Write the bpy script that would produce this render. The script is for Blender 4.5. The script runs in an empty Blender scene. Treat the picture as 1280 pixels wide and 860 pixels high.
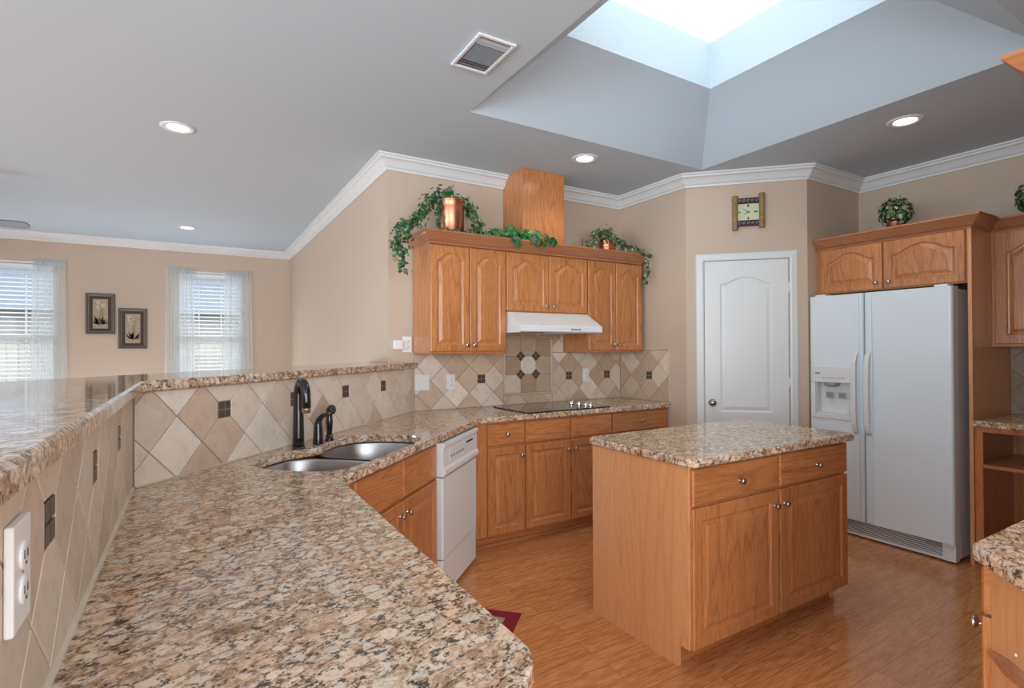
import bpy, bmesh, math, random
from mathutils import Vector, Matrix
from mathutils.geometry import tessellate_polygon
S2 = math.sqrt(2.0)
scene = bpy.context.scene
COL = scene.collection
rnd = random.Random(7)

# ------------------------------------------------------------------ camera
cam_d = bpy.data.cameras.new('camera')
cam_d.sensor_width = 36.0
cam_d.sensor_fit = 'HORIZONTAL'
cam_d.lens = 664.05 / 1280.0 * 36.0
cam_d.clip_start = 0.02
cam = bpy.data.objects.new('camera', cam_d)
COL.objects.link(cam)
_y, _p, _r = math.radians(30.9592), math.radians(0.4219), math.radians(-0.2453)
_f = Vector((math.sin(_y) * math.cos(_p), math.cos(_y) * math.cos(_p), math.sin(_p)))
_ri = Vector((math.cos(_y), -math.sin(_y), 0))
_u = _ri.cross(_f)
_r2 = math.cos(_r) * _ri + math.sin(_r) * _u
_u2 = -math.sin(_r) * _ri + math.cos(_r) * _u
_m = Matrix((_r2, _u2, -_f)).transposed().to_4x4()
_m.translation = Vector((0, 0, 1.385))
cam.matrix_world = _m
scene.camera = cam

# ------------------------------------------------------------------ world, lights, exposure
scene.view_settings.view_transform = 'Standard'
scene.view_settings.look = 'None'
scene.view_settings.gamma = 1.0
scene.view_settings.exposure = 0.07
scene.view_settings.use_curve_mapping = False
W = bpy.data.worlds.new('world')
scene.world = W
W.use_nodes = True
WORLD_STRENGTH = 1.5
_bg = W.node_tree.nodes['Background']
_bg.inputs[0].default_value = (0.86, 0.94, 1.0, 1)
_bg.inputs[1].default_value = WORLD_STRENGTH
scene.cycles.use_denoising = True
scene.cycles.max_bounces = 8
scene.cycles.transparent_max_bounces = 24


def area(name, loc, target, sx, sy, power, color):
    l = bpy.data.lights.new(name, 'AREA')
    l.shape = 'RECTANGLE'
    l.size, l.size_y = sx, sy
    l.energy = power
    l.color = color
    o = bpy.data.objects.new(name, l)
    o.location = loc
    d = Vector(target) - Vector(loc)
    o.rotation_euler = d.to_track_quat('-Z', 'Y').to_euler()
    COL.objects.link(o)
    return o


# unseen fill lamps added for brightness; only the skylight one is real daylight
area('fill_behind', (-0.6, -2.6, 1.5), (1.3, 3.0, 1.7), 3.6, 1.8, 135, (0.95, 0.97, 1.0))  # added frontal fill for the whole kitchen, no window built there
area('fill_left', (-4.3, -0.2, 1.3), (3.0, 1.6, 1.5), 3.0, 1.9, 145, (0.80, 0.92, 1.0))  # added fill from the left to brighten refrigerator, pantry door and island side
area('fill_living_ceiling', (-4.3, 3.6, 0.9), (0.0, 2.6, 2.9), 3.0, 1.6, 26, (0.76, 0.90, 1.0))  # added low fill aimed up to lift the ceiling on the left
area('fill_far_ceiling', (-0.9, 8.22, 0.55), (-0.9, 5.6, 2.8), 3.2, 0.3, 30, (0.84, 0.93, 1.0))  # added lamp hidden behind the bar, aimed up to brighten the far ceiling
area('daylight_skylight', (2.43, 1.83, 3.75), (2.43, 1.83, 0.0), 1.5, 1.4, 10, (1.0, 1.0, 0.80))
area('fill_yard', (-1.0, 11.0, 7.0), (-1.0, 13.0, 0.0), 9.0, 4.0, 650, (0.95, 0.98, 1.0))  # added lamp over the yard to brighten fence, ground and blinds

# ------------------------------------------------------------------ material helpers


def srgb(r, g, b):
    def c(x):
        x /= 255.0
        return x / 12.92 if x <= 0.04045 else ((x + 0.055) / 1.055) ** 2.4
    return (c(r), c(g), c(b), 1.0)


class NT:
    def __init__(s, name):
        s.m = bpy.data.materials.new(name)
        s.m.use_nodes = True
        s.t = s.m.node_tree
        s.b = s.t.nodes['Principled BSDF']

    def n(s, typ, **kw):
        nd = s.t.nodes.new(typ)
        for k, v in kw.items():
            setattr(nd, k, v)
        return nd

    def l(s, a, b):
        s.t.links.new(a, b)

    def ramp(s, src, stops, interp='LINEAR'):
        r = s.n('ShaderNodeValToRGB')
        cr = r.color_ramp
        cr.interpolation = interp
        while len(cr.elements) < len(stops):
            cr.elements.new(0.5)
        for e, (p, c) in zip(cr.elements, stops):
            e.position = p
            e.color = c
        s.l(src, r.inputs[0])
        return r.outputs[0]

    def mix(s, fac, a, b, blend='MIX'):
        m = s.n('ShaderNodeMix', data_type='RGBA', blend_type=blend)
        for val, sock in ((fac, m.inputs[0]), (a, m.inputs[6]), (b, m.inputs[7])):
            if hasattr(val, 'is_output'):
                s.l(val, sock)
            else:
                sock.default_value = val
        return m.outputs[2]

    def coords(s, scale=(1, 1, 1), rot=(0, 0, 0), rand=0.0):
        tc = s.n('ShaderNodeTexCoord')
        mp = s.n('ShaderNodeMapping')
        mp.inputs['Scale'].default_value = scale
        mp.inputs['Rotation'].default_value = rot
        src = tc.outputs['Object']
        if rand:
            oi = s.n('ShaderNodeObjectInfo')
            ml = s.n('ShaderNodeMath', operation='MULTIPLY')
            ml.inputs[1].default_value = rand
            s.l(oi.outputs['Random'], ml.inputs[0])
            ad = s.n('ShaderNodeVectorMath', operation='ADD')
            s.l(src, ad.inputs[0])
            s.l(ml.outputs[0], ad.inputs[1])
            src = ad.outputs[0]
        s.l(src, mp.inputs[0])
        return mp.outputs[0]

    def noise(s, vec, scale, detail=3.0, rough=0.5, dist=0.0):
        n = s.n('ShaderNodeTexNoise')
        n.inputs['Scale'].default_value = scale
        n.inputs['Detail'].default_value = detail
        n.inputs['Roughness'].default_value = rough
        n.inputs['Distortion'].default_value = dist
        s.l(vec, n.inputs['Vector'])
        return n

    def bump(s, h, strength, dist=0.002):
        b = s.n('ShaderNodeBump')
        b.inputs['Strength'].default_value = strength
        b.inputs['Distance'].default_value = dist
        s.l(h, b.inputs['Height'])
        s.l(b.outputs[0], s.b.inputs['Normal'])

    def set(s, **kw):
        for k, v in kw.items():
            k = k.replace('_', ' ')
            if hasattr(v, 'is_output'):
                s.l(v, s.b.inputs[k])
            else:
                s.b.inputs[k].default_value = v
        return s


def plain(name, col, rough=0.5, metal=0.0, bump=0.0, bscale=300, coat=0.0, vary=0.04):
    t = NT(name)
    v = t.coords()
    n = t.noise(v, bscale, 2)
    c2 = tuple(max(0, x * (1 - vary)) for x in col[:3]) + (1,)
    t.set(Base_Color=t.mix(n.outputs[0], col, c2), Roughness=rough, Metallic=metal)
    if coat:
        t.b.inputs['Coat Weight'].default_value = coat
        t.b.inputs['Coat Roughness'].default_value = 0.1
    if bump:
        t.bump(n.outputs[0], bump)
    return t.m


def emis(name, col, strength):
    t = NT(name)
    t.set(Base_Color=col, Emission_Color=col, Emission_Strength=strength)
    return t.m


def oak(name, grain, light, mid, dark, rough=0.3):
    """grain: 0, 1 or 2 = the local axis the grain runs along"""
    t = NT(name)
    sc = [1.0, 1.0, 1.0]
    sc[grain] = 0.06
    v = t.coords(tuple(sc), rand=9.0)
    fine = t.noise(v, 230, 3, 0.6)
    sc2 = [1.0, 1.0, 1.0]
    sc2[grain] = 0.09
    v2 = t.coords(tuple(sc2), rand=9.0)
    big = t.noise(v2, 4.2, 2, 0.45)
    # cathedral figure: contour lines of a stretched noise field
    ml = t.n('ShaderNodeMath', operation='MULTIPLY')
    ml.inputs[1].default_value = 24.0
    t.l(big.outputs[0], ml.inputs[0])
    fr = t.n('ShaderNodeMath', operation='PINGPONG')
    fr.inputs[1].default_value = 0.5
    t.l(ml.outputs[0], fr.inputs[0])
    bands = t.ramp(fr.outputs[0], [(0.0, (0, 0, 0, 1)), (0.13, (0.7, 0.7, 0.7, 1)), (0.4, (1, 1, 1, 1))])
    base = t.mix(bands, dark, light)
    ff = t.ramp(fine.outputs[0], [(0.38, (0, 0, 0, 1)), (0.62, (1, 1, 1, 1))])
    streak = t.mix(ff, mid, light)
    col = t.mix(0.62, base, streak)
    tone = t.noise(v2, 1.7, 1)
    tr = t.ramp(tone.outputs[0], [(0.3, (0.88, 0.86, 0.84, 1)), (0.7, (1.05, 1.05, 1.05, 1))])
    col = t.mix(1.0, col, tr, 'MULTIPLY')
    t.set(Base_Color=col, Roughness=rough)
    t.b.inputs['Coat Weight'].default_value = 0.25
    t.b.inputs['Coat Roughness'].default_value = 0.2
    t.bump(ff, 0.08, 0.0006)
    return t.m


OAK_L, OAK_M, OAK_D = srgb(207, 142, 88), srgb(176, 104, 57), srgb(146, 82, 43)
oak_z = oak('oak_upright_grain', 2, OAK_L, OAK_M, OAK_D)
oak_x = oak('oak_level_grain', 0, OAK_L, OAK_M, OAK_D)
oak_y = oak('oak_depth_grain', 1, OAK_L, OAK_M, OAK_D)
CR = (srgb(186, 128, 90), srgb(166, 108, 72), srgb(148, 92, 58))
oak_crown_x = oak('oak_moulding', 0, *CR)
oak_crown_y = oak('oak_moulding_depth', 1, *CR)
PL = (srgb(232, 170, 118), srgb(218, 152, 100), srgb(208, 142, 90))
oak_veneer = oak('oak_veneer_panel', 2, *PL)


def granite_mat():
    t = NT('granite')
    v = t.coords((1.0, 1.0, 1.0), (0, 0, math.radians(-18)))
    mp = t.n('ShaderNodeMapping')
    mp.inputs['Scale'].default_value = (0.80, 1.12, 1.0)
    t.l(v, mp.inputs[0])
    w = mp.outputs[0]

    def warp(scale, amt, detail=3):
        wn = t.noise(w, scale, detail, 0.6)
        sb = t.n('ShaderNodeVectorMath', operation='SUBTRACT')
        t.l(wn.outputs['Color'], sb.inputs[0])
        sb.inputs[1].default_value = (.5, .5, .5)
        ad = t.n('ShaderNodeVectorMath', operation='MULTIPLY_ADD')
        t.l(sb.outputs[0], ad.inputs[0])
        ad.inputs[1].default_value = (amt, amt, amt)
        t.l(w, ad.inputs[2])
        return ad.outputs[0]
    def mul(a, b):
        q = t.n('ShaderNodeMath', operation='MULTIPLY')
        for val, sock in ((a, q.inputs[0]), (b, q.inputs[1])):
            if hasattr(val, 'is_output'):
                t.l(val, sock)
            else:
                sock.default_value = val
        return q.outputs[0]

    def mask(src, lo, hi):
        return t.ramp(src, [(lo, (0, 0, 0, 1)), (hi, (1, 1, 1, 1))])
    w1 = warp(38, 0.045)
    # peach and cream ground with brown clouding
    n0 = t.noise(w1, 27, 4, 0.65)
    col = t.ramp(n0.outputs[0], [(0.30, srgb(150, 116, 86)), (0.41, srgb(198, 162, 128)), (0.52, srgb(226, 196, 166)), (0.66, srgb(238, 220, 198))])
    # pale grey and cream crystals
    vo = t.n('ShaderNodeTexVoronoi', feature='F1')
    vo.inputs['Scale'].default_value = 30
    t.l(w1, vo.inputs['Vector'])
    sp = t.n('ShaderNodeSeparateColor')
    t.l(vo.outputs['Color'], sp.inputs[0])
    cry = t.ramp(sp.outputs[1], [(0.0, srgb(228, 214, 196)), (0.35, srgb(212, 202, 188)), (0.65, srgb(240, 224, 204)), (1.0, srgb(228, 192, 158))])
    vd = t.n('ShaderNodeTexVoronoi', feature='DISTANCE_TO_EDGE')
    vd.inputs['Scale'].default_value = 30
    t.l(w1, vd.inputs['Vector'])
    inside = mask(vd.outputs['Distance'], 0.08, 0.20)
    pick = mask(sp.outputs[0], 0.38, 0.42)
    col = t.mix(mul(mul(inside, pick), 0.9), col, cry)
    # fine tan freckling
    n1 = t.noise(w, 170, 3, 0.7)
    sh = t.ramp(n1.outputs[0], [(0.34, srgb(190, 160, 130)), (0.52, (1, 1, 1, 1))])
    col = t.mix(0.6, col, sh, 'MULTIPLY')
    # brown seams and black mica along the crystal borders
    edge = t.ramp(vd.outputs['Distance'], [(0.0, (1, 1, 1, 1)), (0.16, (0, 0, 0, 1))])
    patch = mask(t.noise(w, 19, 4, 0.65).outputs[0], 0.40, 0.52)
    grain = mask(t.noise(w, 150, 4, 0.7).outputs[0], 0.44, 0.54)
    col = t.mix(mul(mul(edge, grain), 0.65), col, srgb(138, 104, 76))
    mica = mask(t.noise(warp(60, .02), 54, 4, 0.68).outputs[0], 0.585, 0.615)
    col = t.mix(mul(mica, 0.92), col, srgb(62, 56, 50))
    col = t.mix(mul(mul(edge, patch), grain), col, srgb(46, 44, 42))
    t.set(Base_Color=col, Roughness=0.07)
    t.b.inputs['IOR'].default_value = 1.55
    return t.m


granite = granite_mat()


def tile_mat():
    t = NT('travertine_tile')
    at = t.n('ShaderNodeAttribute', attribute_name='tint')
    v = t.coords()
    n = t.noise(v, 16, 5, 0.65, 0.6)
    r = t.ramp(n.outputs[0], [(0.3, (0.90, 0.86, 0.82, 1)), (0.5, (1.02, 1.02, 1.02, 1)), (0.72, (1.1, 1.09, 1.07, 1))])
    c = t.mix(0.85, at.outputs['Color'], r, 'MULTIPLY')
    n2 = t.noise(v, 70, 3, 0.6)
    pit = t.ramp(n2.outputs[0], [(0.30, (0.72, 0.66, 0.6, 1)), (0.36, (1, 1, 1, 1))])
    c = t.mix(0.7, c, pit, 'MULTIPLY')
    t.set(Base_Color=c, Roughness=0.42)
    t.bump(n2.outputs[0], 0.15, 0.001)
    return t.m


tile_m = tile_mat()
grout_m = plain('grout', srgb(160, 144, 128), 0.85, vary=0.15)
deco_m = plain('slate_mosaic', srgb(98, 84, 74), 0.35, vary=0.5, bscale=60)


def floor_mat():
    t = NT('hardwood_planks')
    tc = t.n('ShaderNodeTexCoord')
    br = t.n('ShaderNodeTexBrick')
    br.offset = 0.37
    br.offset_frequency = 2
    br.inputs['Color1'].default_value = (0, 0, 0, 1)
    br.inputs['Color2'].default_value = (1, 1, 1, 1)
    br.inputs['Mortar'].default_value = (0.5, 0.5, 0.5, 1)
    br.inputs['Scale'].default_value = 1.0
    br.inputs['Mortar Size'].default_value = 0.0012
    br.inputs['Brick Width'].default_value = 0.95
    br.inputs['Row Height'].default_value = 0.105
    t.l(tc.outputs['Object'], br.inputs['Vector'])
    # shift the grain plank by plank
    sx = t.n('ShaderNodeVectorMath', operation='MULTIPLY_ADD')
    t.l(br.outputs['Color'], sx.inputs[0])
    sx.inputs[1].default_value = (3.1, 5.3, 7.7)
    t.l(tc.outputs['Object'], sx.inputs[2])
    mp = t.n('ShaderNodeMapping')
    mp.inputs['Scale'].default_value = (0.12, 1.0, 1.0)
    t.l(sx.outputs[0], mp.inputs[0])
    fine = t.noise(mp.outputs[0], 110, 3, 0.6)
    big = t.noise(mp.outputs[0], 9, 2, 0.5)
    ml = t.n('ShaderNodeMath', operation='MULTIPLY')
    ml.inputs[1].default_value = 8.0
    t.l(big.outputs[0], ml.inputs[0])
    pp = t.n('ShaderNodeMath', operation='PINGPONG')
    pp.inputs[1].default_value = 0.5
    t.l(ml.outputs[0], pp.inputs[0])
    bands = t.ramp(pp.outputs[0], [(0.0, srgb(184, 118, 70)), (0.2, srgb(214, 144, 88)), (0.5, srgb(226, 158, 102))])
    plank = t.ramp(br.outputs['Color'], [(0.0, srgb(208, 138, 84)), (0.5, srgb(220, 150, 95)), (1.0, srgb(230, 164, 108))])
    c = t.mix(0.5, plank, bands)
    ff = t.ramp(fine.outputs[0], [(0.36, srgb(216, 194, 178)), (0.6, (1, 1, 1, 1))])
    c = t.mix(0.7, c, ff, 'MULTIPLY')
    c = t.mix(br.outputs['Fac'], c, srgb(140, 86, 48))
    t.set(Base_Color=c, Roughness=0.2)
    t.b.inputs['Coat Weight'].default_value = 0.25
    t.b.inputs['Coat Roughness'].default_value = 0.12
    t.bump(br.outputs['Fac'], -0.25, 0.001)
    return t.m


floor_m = floor_mat()
wall_m = plain('beige_wall_paint', srgb(203, 184, 166), 0.6, bump=0.05, bscale=160, vary=0.02)
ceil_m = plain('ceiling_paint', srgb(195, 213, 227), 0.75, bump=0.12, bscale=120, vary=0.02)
trim_m = plain('white_trim_paint', srgb(226, 230, 232), 0.35, vary=0.01)
white_m = plain('white_enamel', srgb(232, 236, 238), 0.22, coat=0.3, vary=0.01)
fridge_m = plain('white_textured_enamel', srgb(228, 239, 247), 0.3, bump=0.12, bscale=420, coat=0.3, vary=0.01)
offwhite_m = plain('pale_plastic', srgb(226, 229, 230), 0.35, vary=0.02)
plastic_m = plain('white_plastic', srgb(240, 240, 240), 0.3, vary=0.01)
greyp_m = plain('grey_plastic', srgb(150, 152, 158), 0.4)
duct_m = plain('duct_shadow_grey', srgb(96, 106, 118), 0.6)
vent_m = plain('vent_grey_paint', srgb(178, 190, 202), 0.5)
dark_m = plain('dark_slot', srgb(30, 30, 32), 0.5)
steel_m = plain('brushed_steel', srgb(190, 190, 192), 0.33, 1.0, vary=0.1)
nickel_m = plain('nickel', srgb(186, 180, 174), 0.2, 1.0)
chrome_m = plain('chrome', srgb(225, 225, 228), 0.06, 1.0)
bronze_m = plain('black_bronze', srgb(34, 33, 36), 0.18, 0.3, coat=0.6)
brass_m = plain('antique_brass', srgb(190, 160, 110), 0.35, 0.8)
copper_m = plain('copper', srgb(226, 150, 118), 0.34, 1.0, vary=0.35, bscale=14)
black_glass = plain('black_glass', srgb(20, 20, 22), 0.04, coat=0.5)
burner_m = plain('burner_marking', srgb(66, 66, 70), 0.12)
red_m = plain('red_woven_border', srgb(150, 26, 44), 0.9, bump=0.4, bscale=500, vary=0.3)
beige_m = plain('beige_woven_field', srgb(190, 170, 148), 0.9, bump=0.4, bscale=500, vary=0.35)
gold_m = plain('carved_gold', srgb(190, 152, 100), 0.5, vary=0.8, bscale=45, bump=0.5)
plum_m = plain('plum_panel', srgb(62, 26, 42), 0.4, vary=0.4)
silver_pat = plain('silver_scroll', srgb(188, 168, 176), 0.4)
face_m = plain('pale_green_dial', srgb(206, 214, 178), 0.4, vary=0.08, bscale=30)
ink_m = plain('dark_green_ink', srgb(52, 58, 42), 0.5)
fr_m = plain('pewter_brown_frame', srgb(96, 82, 74), 0.35, vary=0.3, bscale=50)
fr2_m = plain('silver_fillet', srgb(150, 140, 130), 0.3, vary=0.2)
mat_m = plain('dark_brown_mat', srgb(62, 45, 38), 0.6)
print_m = plain('parchment_print', srgb(182, 164, 138), 0.6, vary=0.25, bscale=24)
petal_m = plain('painted_petals', srgb(216, 204, 186), 0.6, vary=0.2)
paintleaf_m = plain('painted_leaves', srgb(100, 98, 70), 0.6, vary=0.3)
stem_m = plain('vine_stem', srgb(74, 66, 40), 0.7)
fanblade_m = plain('grey_blade', srgb(84, 92, 104), 0.4)
lamp_m = emis('lamp_glow', (1.0, 0.93, 0.82, 1), 9.0)


def leaf_mat(name, stops):
    t = NT(name)
    g = t.n('ShaderNodeNewGeometry')
    c = t.ramp(g.outputs['Random Per Island'], stops)
    t.set(Base_Color=c, Roughness=0.4)
    return t.m


ivy_m = leaf_mat('ivy_leaves', [(0.0, srgb(30, 66, 40)), (0.4, srgb(46, 96, 54)), (0.75, srgb(66, 116, 66)), (0.92, srgb(140, 156, 104)), (1.0, srgb(110, 84, 64))])
ivy2_m = leaf_mat('big_ivy_leaves', [(0.0, srgb(24, 84, 34)), (0.5, srgb(40, 116, 46)), (0.85, srgb(70, 132, 76)), (1.0, srgb(84, 66, 50))])
ivy3_m = leaf_mat('variegated_leaves', [(0.0, srgb(30, 54, 34)), (0.4, srgb(62, 92, 56)), (0.75, srgb(106, 128, 82)), (1.0, srgb(186, 190, 152))])


def sheer_mat():
    t = NT('sheer_fabric')
    tr = t.n('ShaderNodeBsdfTransparent')
    tl = t.n('ShaderNodeBsdfTranslucent')
    tl.inputs[0].default_value = (0.90, 0.95, 0.97, 1)
    df = t.n('ShaderNodeBsdfDiffuse')
    df.inputs[0].default_value = (0.86, 0.90, 0.92, 1)
    m1 = t.n('ShaderNodeMixShader')
    m1.inputs[0].default_value = 0.5
    t.l(df.outputs[0], m1.inputs[1])
    t.l(tl.outputs[0], m1.inputs[2])
    m2 = t.n('ShaderNodeMixShader')
    v = t.coords()
    n = t.noise(v, 900, 1)
    r = t.ramp(n.outputs[0], [(0.3, (0.5, 0.5, 0.5, 1)), (0.7, (0.72, 0.72, 0.72, 1))])
    t.l(r, m2.inputs[0])
    t.l(tr.outputs[0], m2.inputs[1])
    t.l(m1.outputs[0], m2.inputs[2])
    t.l(m2.outputs[0], t.t.nodes['Material Output'].inputs[0])
    return t.m


sheer_m = sheer_mat()


def glass_mat(name):
    t = NT(name)
    tr = t.n('ShaderNodeBsdfTransparent')
    gl = t.n('ShaderNodeBsdfGlossy')
    gl.inputs['Roughness'].default_value = 0.02
    fr = t.n('ShaderNodeFresnel')
    fr.inputs[0].default_value = 1.3
    m = t.n('ShaderNodeMixShader')
    ge = t.n('ShaderNodeNewGeometry')
    iv = t.n('ShaderNodeMath', operation='SUBTRACT')
    iv.inputs[0].default_value = 1.0
    t.l(ge.outputs['Backfacing'], iv.inputs[1])
    ff = t.n('ShaderNodeMath', operation='MULTIPLY')
    t.l(fr.outputs[0], ff.inputs[0])
    t.l(iv.outputs[0], ff.inputs[1])
    t.l(ff.outputs[0], m.inputs[0])
    t.l(tr.outputs[0], m.inputs[1])
    t.l(gl.outputs[0], m.inputs[2])
    t.l(m.outputs[0], t.t.nodes['Material Output'].inputs[0])
    return t.m


glass_m = glass_mat('window_glass')
slat_m = plain('blind_slat', srgb(238, 242, 246), 0.4, vary=0.01)
lawn_m = plain('winter_lawn', srgb(196, 192, 176), 0.9, vary=0.3, bscale=3)
fence_m = plain('weathered_fence', srgb(188, 184, 178), 0.8, vary=0.3, bscale=6)
roof_m = plain('shingle_roof', srgb(158, 168, 182), 0.8, vary=0.4, bscale=9)
brick_m = plain('pale_brick', srgb(176, 172, 170), 0.8, vary=0.25, bscale=14)


# ------------------------------------------------------------------ mesh helpers
class MB:
    def __init__(s):
        s.v, s.f, s.mi, s.sm, s.tint = [], [], [], [], {}

    def add(s, vs, fs, mi=0, smooth=False):
        o = len(s.v)
        s.v += [tuple(p) for p in vs]
        for f in fs:
            s.f.append([i + o for i in f])
            s.mi.append(mi)
            s.sm.append(smooth)
        return s

    def box(s, x0, y0, z0, x1, y1, z1, mi=0, bev=0.0):
        if bev <= 0:
            vs = [(x, y, z) for z in (z0, z1) for y in (y0, y1) for x in (x0, x1)]
            s.add(vs, [(0, 2, 3, 1), (4, 5, 7, 6), (0, 1, 5, 4), (2, 6, 7, 3), (0, 4, 6, 2), (1, 3, 7, 5)], mi)
            return s
        bm = bmesh.new()
        bmesh.ops.create_cube(bm, size=1.0)
        for v in bm.verts:
            v.co = Vector(((x0 + x1) / 2 + v.co.x * (x1 - x0), (y0 + y1) / 2 + v.co.y * (y1 - y0), (z0 + z1) / 2 + v.co.z * (z1 - z0)))
        bev = min(bev, abs(x1 - x0) * .45, abs(y1 - y0) * .45, abs(z1 - z0) * .45)
        bmesh.ops.bevel(bm, geom=list(bm.edges), offset=bev, segments=2, affect='EDGES', profile=0.5)
        return s.bm(bm, mi)

    def bm(s, bm, mi=0, smooth=False):
        bm.verts.index_update()
        s.add([v.co.copy() for v in bm.verts], [[v.index for v in f.verts] for f in bm.faces], mi, smooth)
        bm.free()
        return s

    def loops(s, loops, mi=0, cap0=False, cap1=False, smooth=False, closed=True):
        n = len(loops[0])
        vs = [p for l in loops for p in l]
        fs = []
        for k in range(len(loops) - 1):
            for i in range(n if closed else n - 1):
                j = (i + 1) % n
                fs.append((k * n + i, k * n + j, (k + 1) * n + j, (k + 1) * n + i))
        if cap0:
            fs.append(list(range(n))[::-1])
        if cap1:
            fs.append([(len(loops) - 1) * n + i for i in range(n)])
        return s.add(vs, fs, mi, smooth)

    def lathe(s, prof, c, axis='z', seg=20, mi=0, smooth=True):
        """prof = [(radius, along)]; axis may be 'z', 'x', '-y', 'y' or a Vector"""
        ax = {'z': Vector((0, 0, 1)), 'x': Vector((1, 0, 0)), 'y': Vector((0, 1, 0)), '-y': Vector((0, -1, 0)), '-z': Vector((0, 0, -1))}.get(axis, axis) if isinstance(axis, str) else axis.normalized()
        q = Vector((0, 0, 1)).rotation_difference(ax)
        c = Vector(c)
        L = []
        for r, h in prof:
            L.append([c + q @ Vector((r * math.cos(a), r * math.sin(a), h)) for a in [2 * math.pi * k / seg for k in range(seg)]])
        return s.loops(L, mi, prof[0][0] > 1e-5, prof[-1][0] > 1e-5, smooth)

    def tube(s, pts, rad, seg=10, mi=0):
        pts = [Vector(p) for p in pts]
        rads = rad if isinstance(rad, (list, tuple)) else [rad] * len(pts)
        L = []
        up = None
        for i, p in enumerate(pts):
            d = (pts[min(i + 1, len(pts) - 1)] - pts[max(i - 1, 0)]).normalized()
            if up is None:
                up = Vector((0, 0, 1)) if abs(d.z) < 0.9 else Vector((1, 0, 0))
            a = d.cross(up).normalized()
            b = a.cross(d).normalized()
            up = b
            L.append([p + rads[i] * (math.cos(2 * math.pi * k / seg) * a + math.sin(2 * math.pi * k / seg) * b) for k in range(seg)])
        return s.loops(L, mi, True, True, True)

    def prism(s, poly, z0, z1, mi=0, holes=(), ease=0.0):
        """poly (ccw list of xy) pulled up from z0 to z1, with an eased top and bottom edge"""
        def tess(z, ps, flip):
            tris = tessellate_polygon([[Vector((p[0], p[1], 0)) for p in q] for q in ps])
            flat = [p for q in ps for p in q]
            out = []
            for t in tris:
                a, b, c = (flat[i] for i in t)
                cr = (b[0] - a[0]) * (c[1] - a[1]) - (b[1] - a[1]) * (c[0] - a[0])
                t = list(t)
                if (cr < 0) != flip:
                    t = t[::-1]
                out.append(t)
            s.add([(p[0], p[1], z) for p in flat], out, mi)
        ins = [poly] + list(holes)
        if ease:
            top = [offset_poly(poly, -ease)] + [offset_poly(h, -ease) for h in holes]
            tess(z1, top, False)
            tess(z0, top, True)
            for a, b in zip(top, ins):
                s.loops([[(p[0], p[1], z0) for p in a], [(p[0], p[1], z0 + ease) for p in b], [(p[0], p[1], z1 - ease) for p in b], [(p[0], p[1], z1) for p in a]], mi)
        else:
            tess(z1, ins, False)
            tess(z0, ins, True)
            for b in ins:
                s.loops([[(p[0], p[1], z0) for p in b], [(p[0], p[1], z1) for p in b]], mi)
        return s

    def build(s, name, mats, parent=None, loc=None, merge=False):
        me = bpy.data.meshes.new(name)
        me.from_pydata(s.v, [], s.f)
        if not isinstance(mats, (list, tuple)):
            mats = [mats]
        for m in mats:
            me.materials.append(m)
        me.polygons.foreach_set('material_index', s.mi)
        me.polygons.foreach_set('use_smooth', s.sm)
        if s.tint:
            at = me.color_attributes.new('tint', 'FLOAT_COLOR', 'CORNER')
            for p in me.polygons:
                c = s.tint.get(p.index, (0.5, 0.4, 0.35, 1))
                for li in p.loop_indices:
                    at.data[li].color = c
        me.update()
        if not s.tint:
            b = bmesh.new()
            b.from_mesh(me)
            if merge:
                bmesh.ops.remove_doubles(b, verts=b.verts, dist=1e-5)
            bmesh.ops.recalc_face_normals(b, faces=b.faces)
            b.to_mesh(me)
            b.free()
        o = bpy.data.objects.new(name, me)
        COL.objects.link(o)
        if parent is not None:
            o.parent = parent
        if loc is not None:
            o.location = loc
        return o


def offset_poly(poly, d):
    """move every edge of a ccw polygon outwards by d (inwards when negative; reversed loops the other way)"""
    n = len(poly)
    out = []
    for i in range(n):
        p0, p1, p2 = Vector(poly[i - 1]).to_2d(), Vector(poly[i]).to_2d(), Vector(poly[(i + 1) % n]).to_2d()
        d1, d2 = (p1 - p0).normalized(), (p2 - p1).normalized()
        n1, n2 = Vector((d1.y, -d1.x)), Vector((d2.y, -d2.x))
        k = n1 + n2
        den = max(0.25, 1 + n1.dot(n2))
        q = p1 + k * (d / den)
        out.append((q.x, q.y))
    return out


def sweep(mb, path, prof, mi=0, mis=None):
    """path = xy points with the open room on the right-hand side; prof = [(distance out from the wall, z)]"""
    n = len(path)
    P = [Vector(p).to_2d() for p in path]
    rings = []
    for i in range(n):
        ns = []
        if i > 0:
            d = (P[i] - P[i - 1]).normalized()
            ns.append(Vector((d.y, -d.x)))
        if i < n - 1:
            d = (P[i + 1] - P[i]).normalized()
            ns.append(Vector((d.y, -d.x)))
        if len(ns) == 2:
            m = (ns[0] + ns[1]) / (1 + ns[0].dot(ns[1]))
        else:
            m = ns[0]
        rings.append([(P[i].x + m.x * o, P[i].y + m.y * o, z) for o, z in prof])
    for i in range(n - 1):
        mb.loops([rings[i], rings[i + 1]], mis[i] if mis else mi, i == 0, i == n - 2)
    return mb


def tag(o, label=None, cat=None, group=None, kind=None):
    if label:
        o['label'] = label
    if cat:
        o['category'] = cat
    if group:
        o['group'] = group
    if kind:
        o['kind'] = kind
    return o


def thing(name, label, cat, loc=(0, 0, 0), rz=0.0, group=None):
    o = bpy.data.objects.new(name, None)
    o.empty_display_size = 0.1
    o.location = loc
    o.rotation_euler = (0, 0, rz)
    COL.objects.link(o)
    return tag(o, label, cat, group)


def struct(mb, name, mats, label=None, parent=None):
    o = mb.build(name, mats, parent)
    if parent is None:
        o['kind'] = 'structure'
    if label:
        o['label'] = label
    return o


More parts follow.
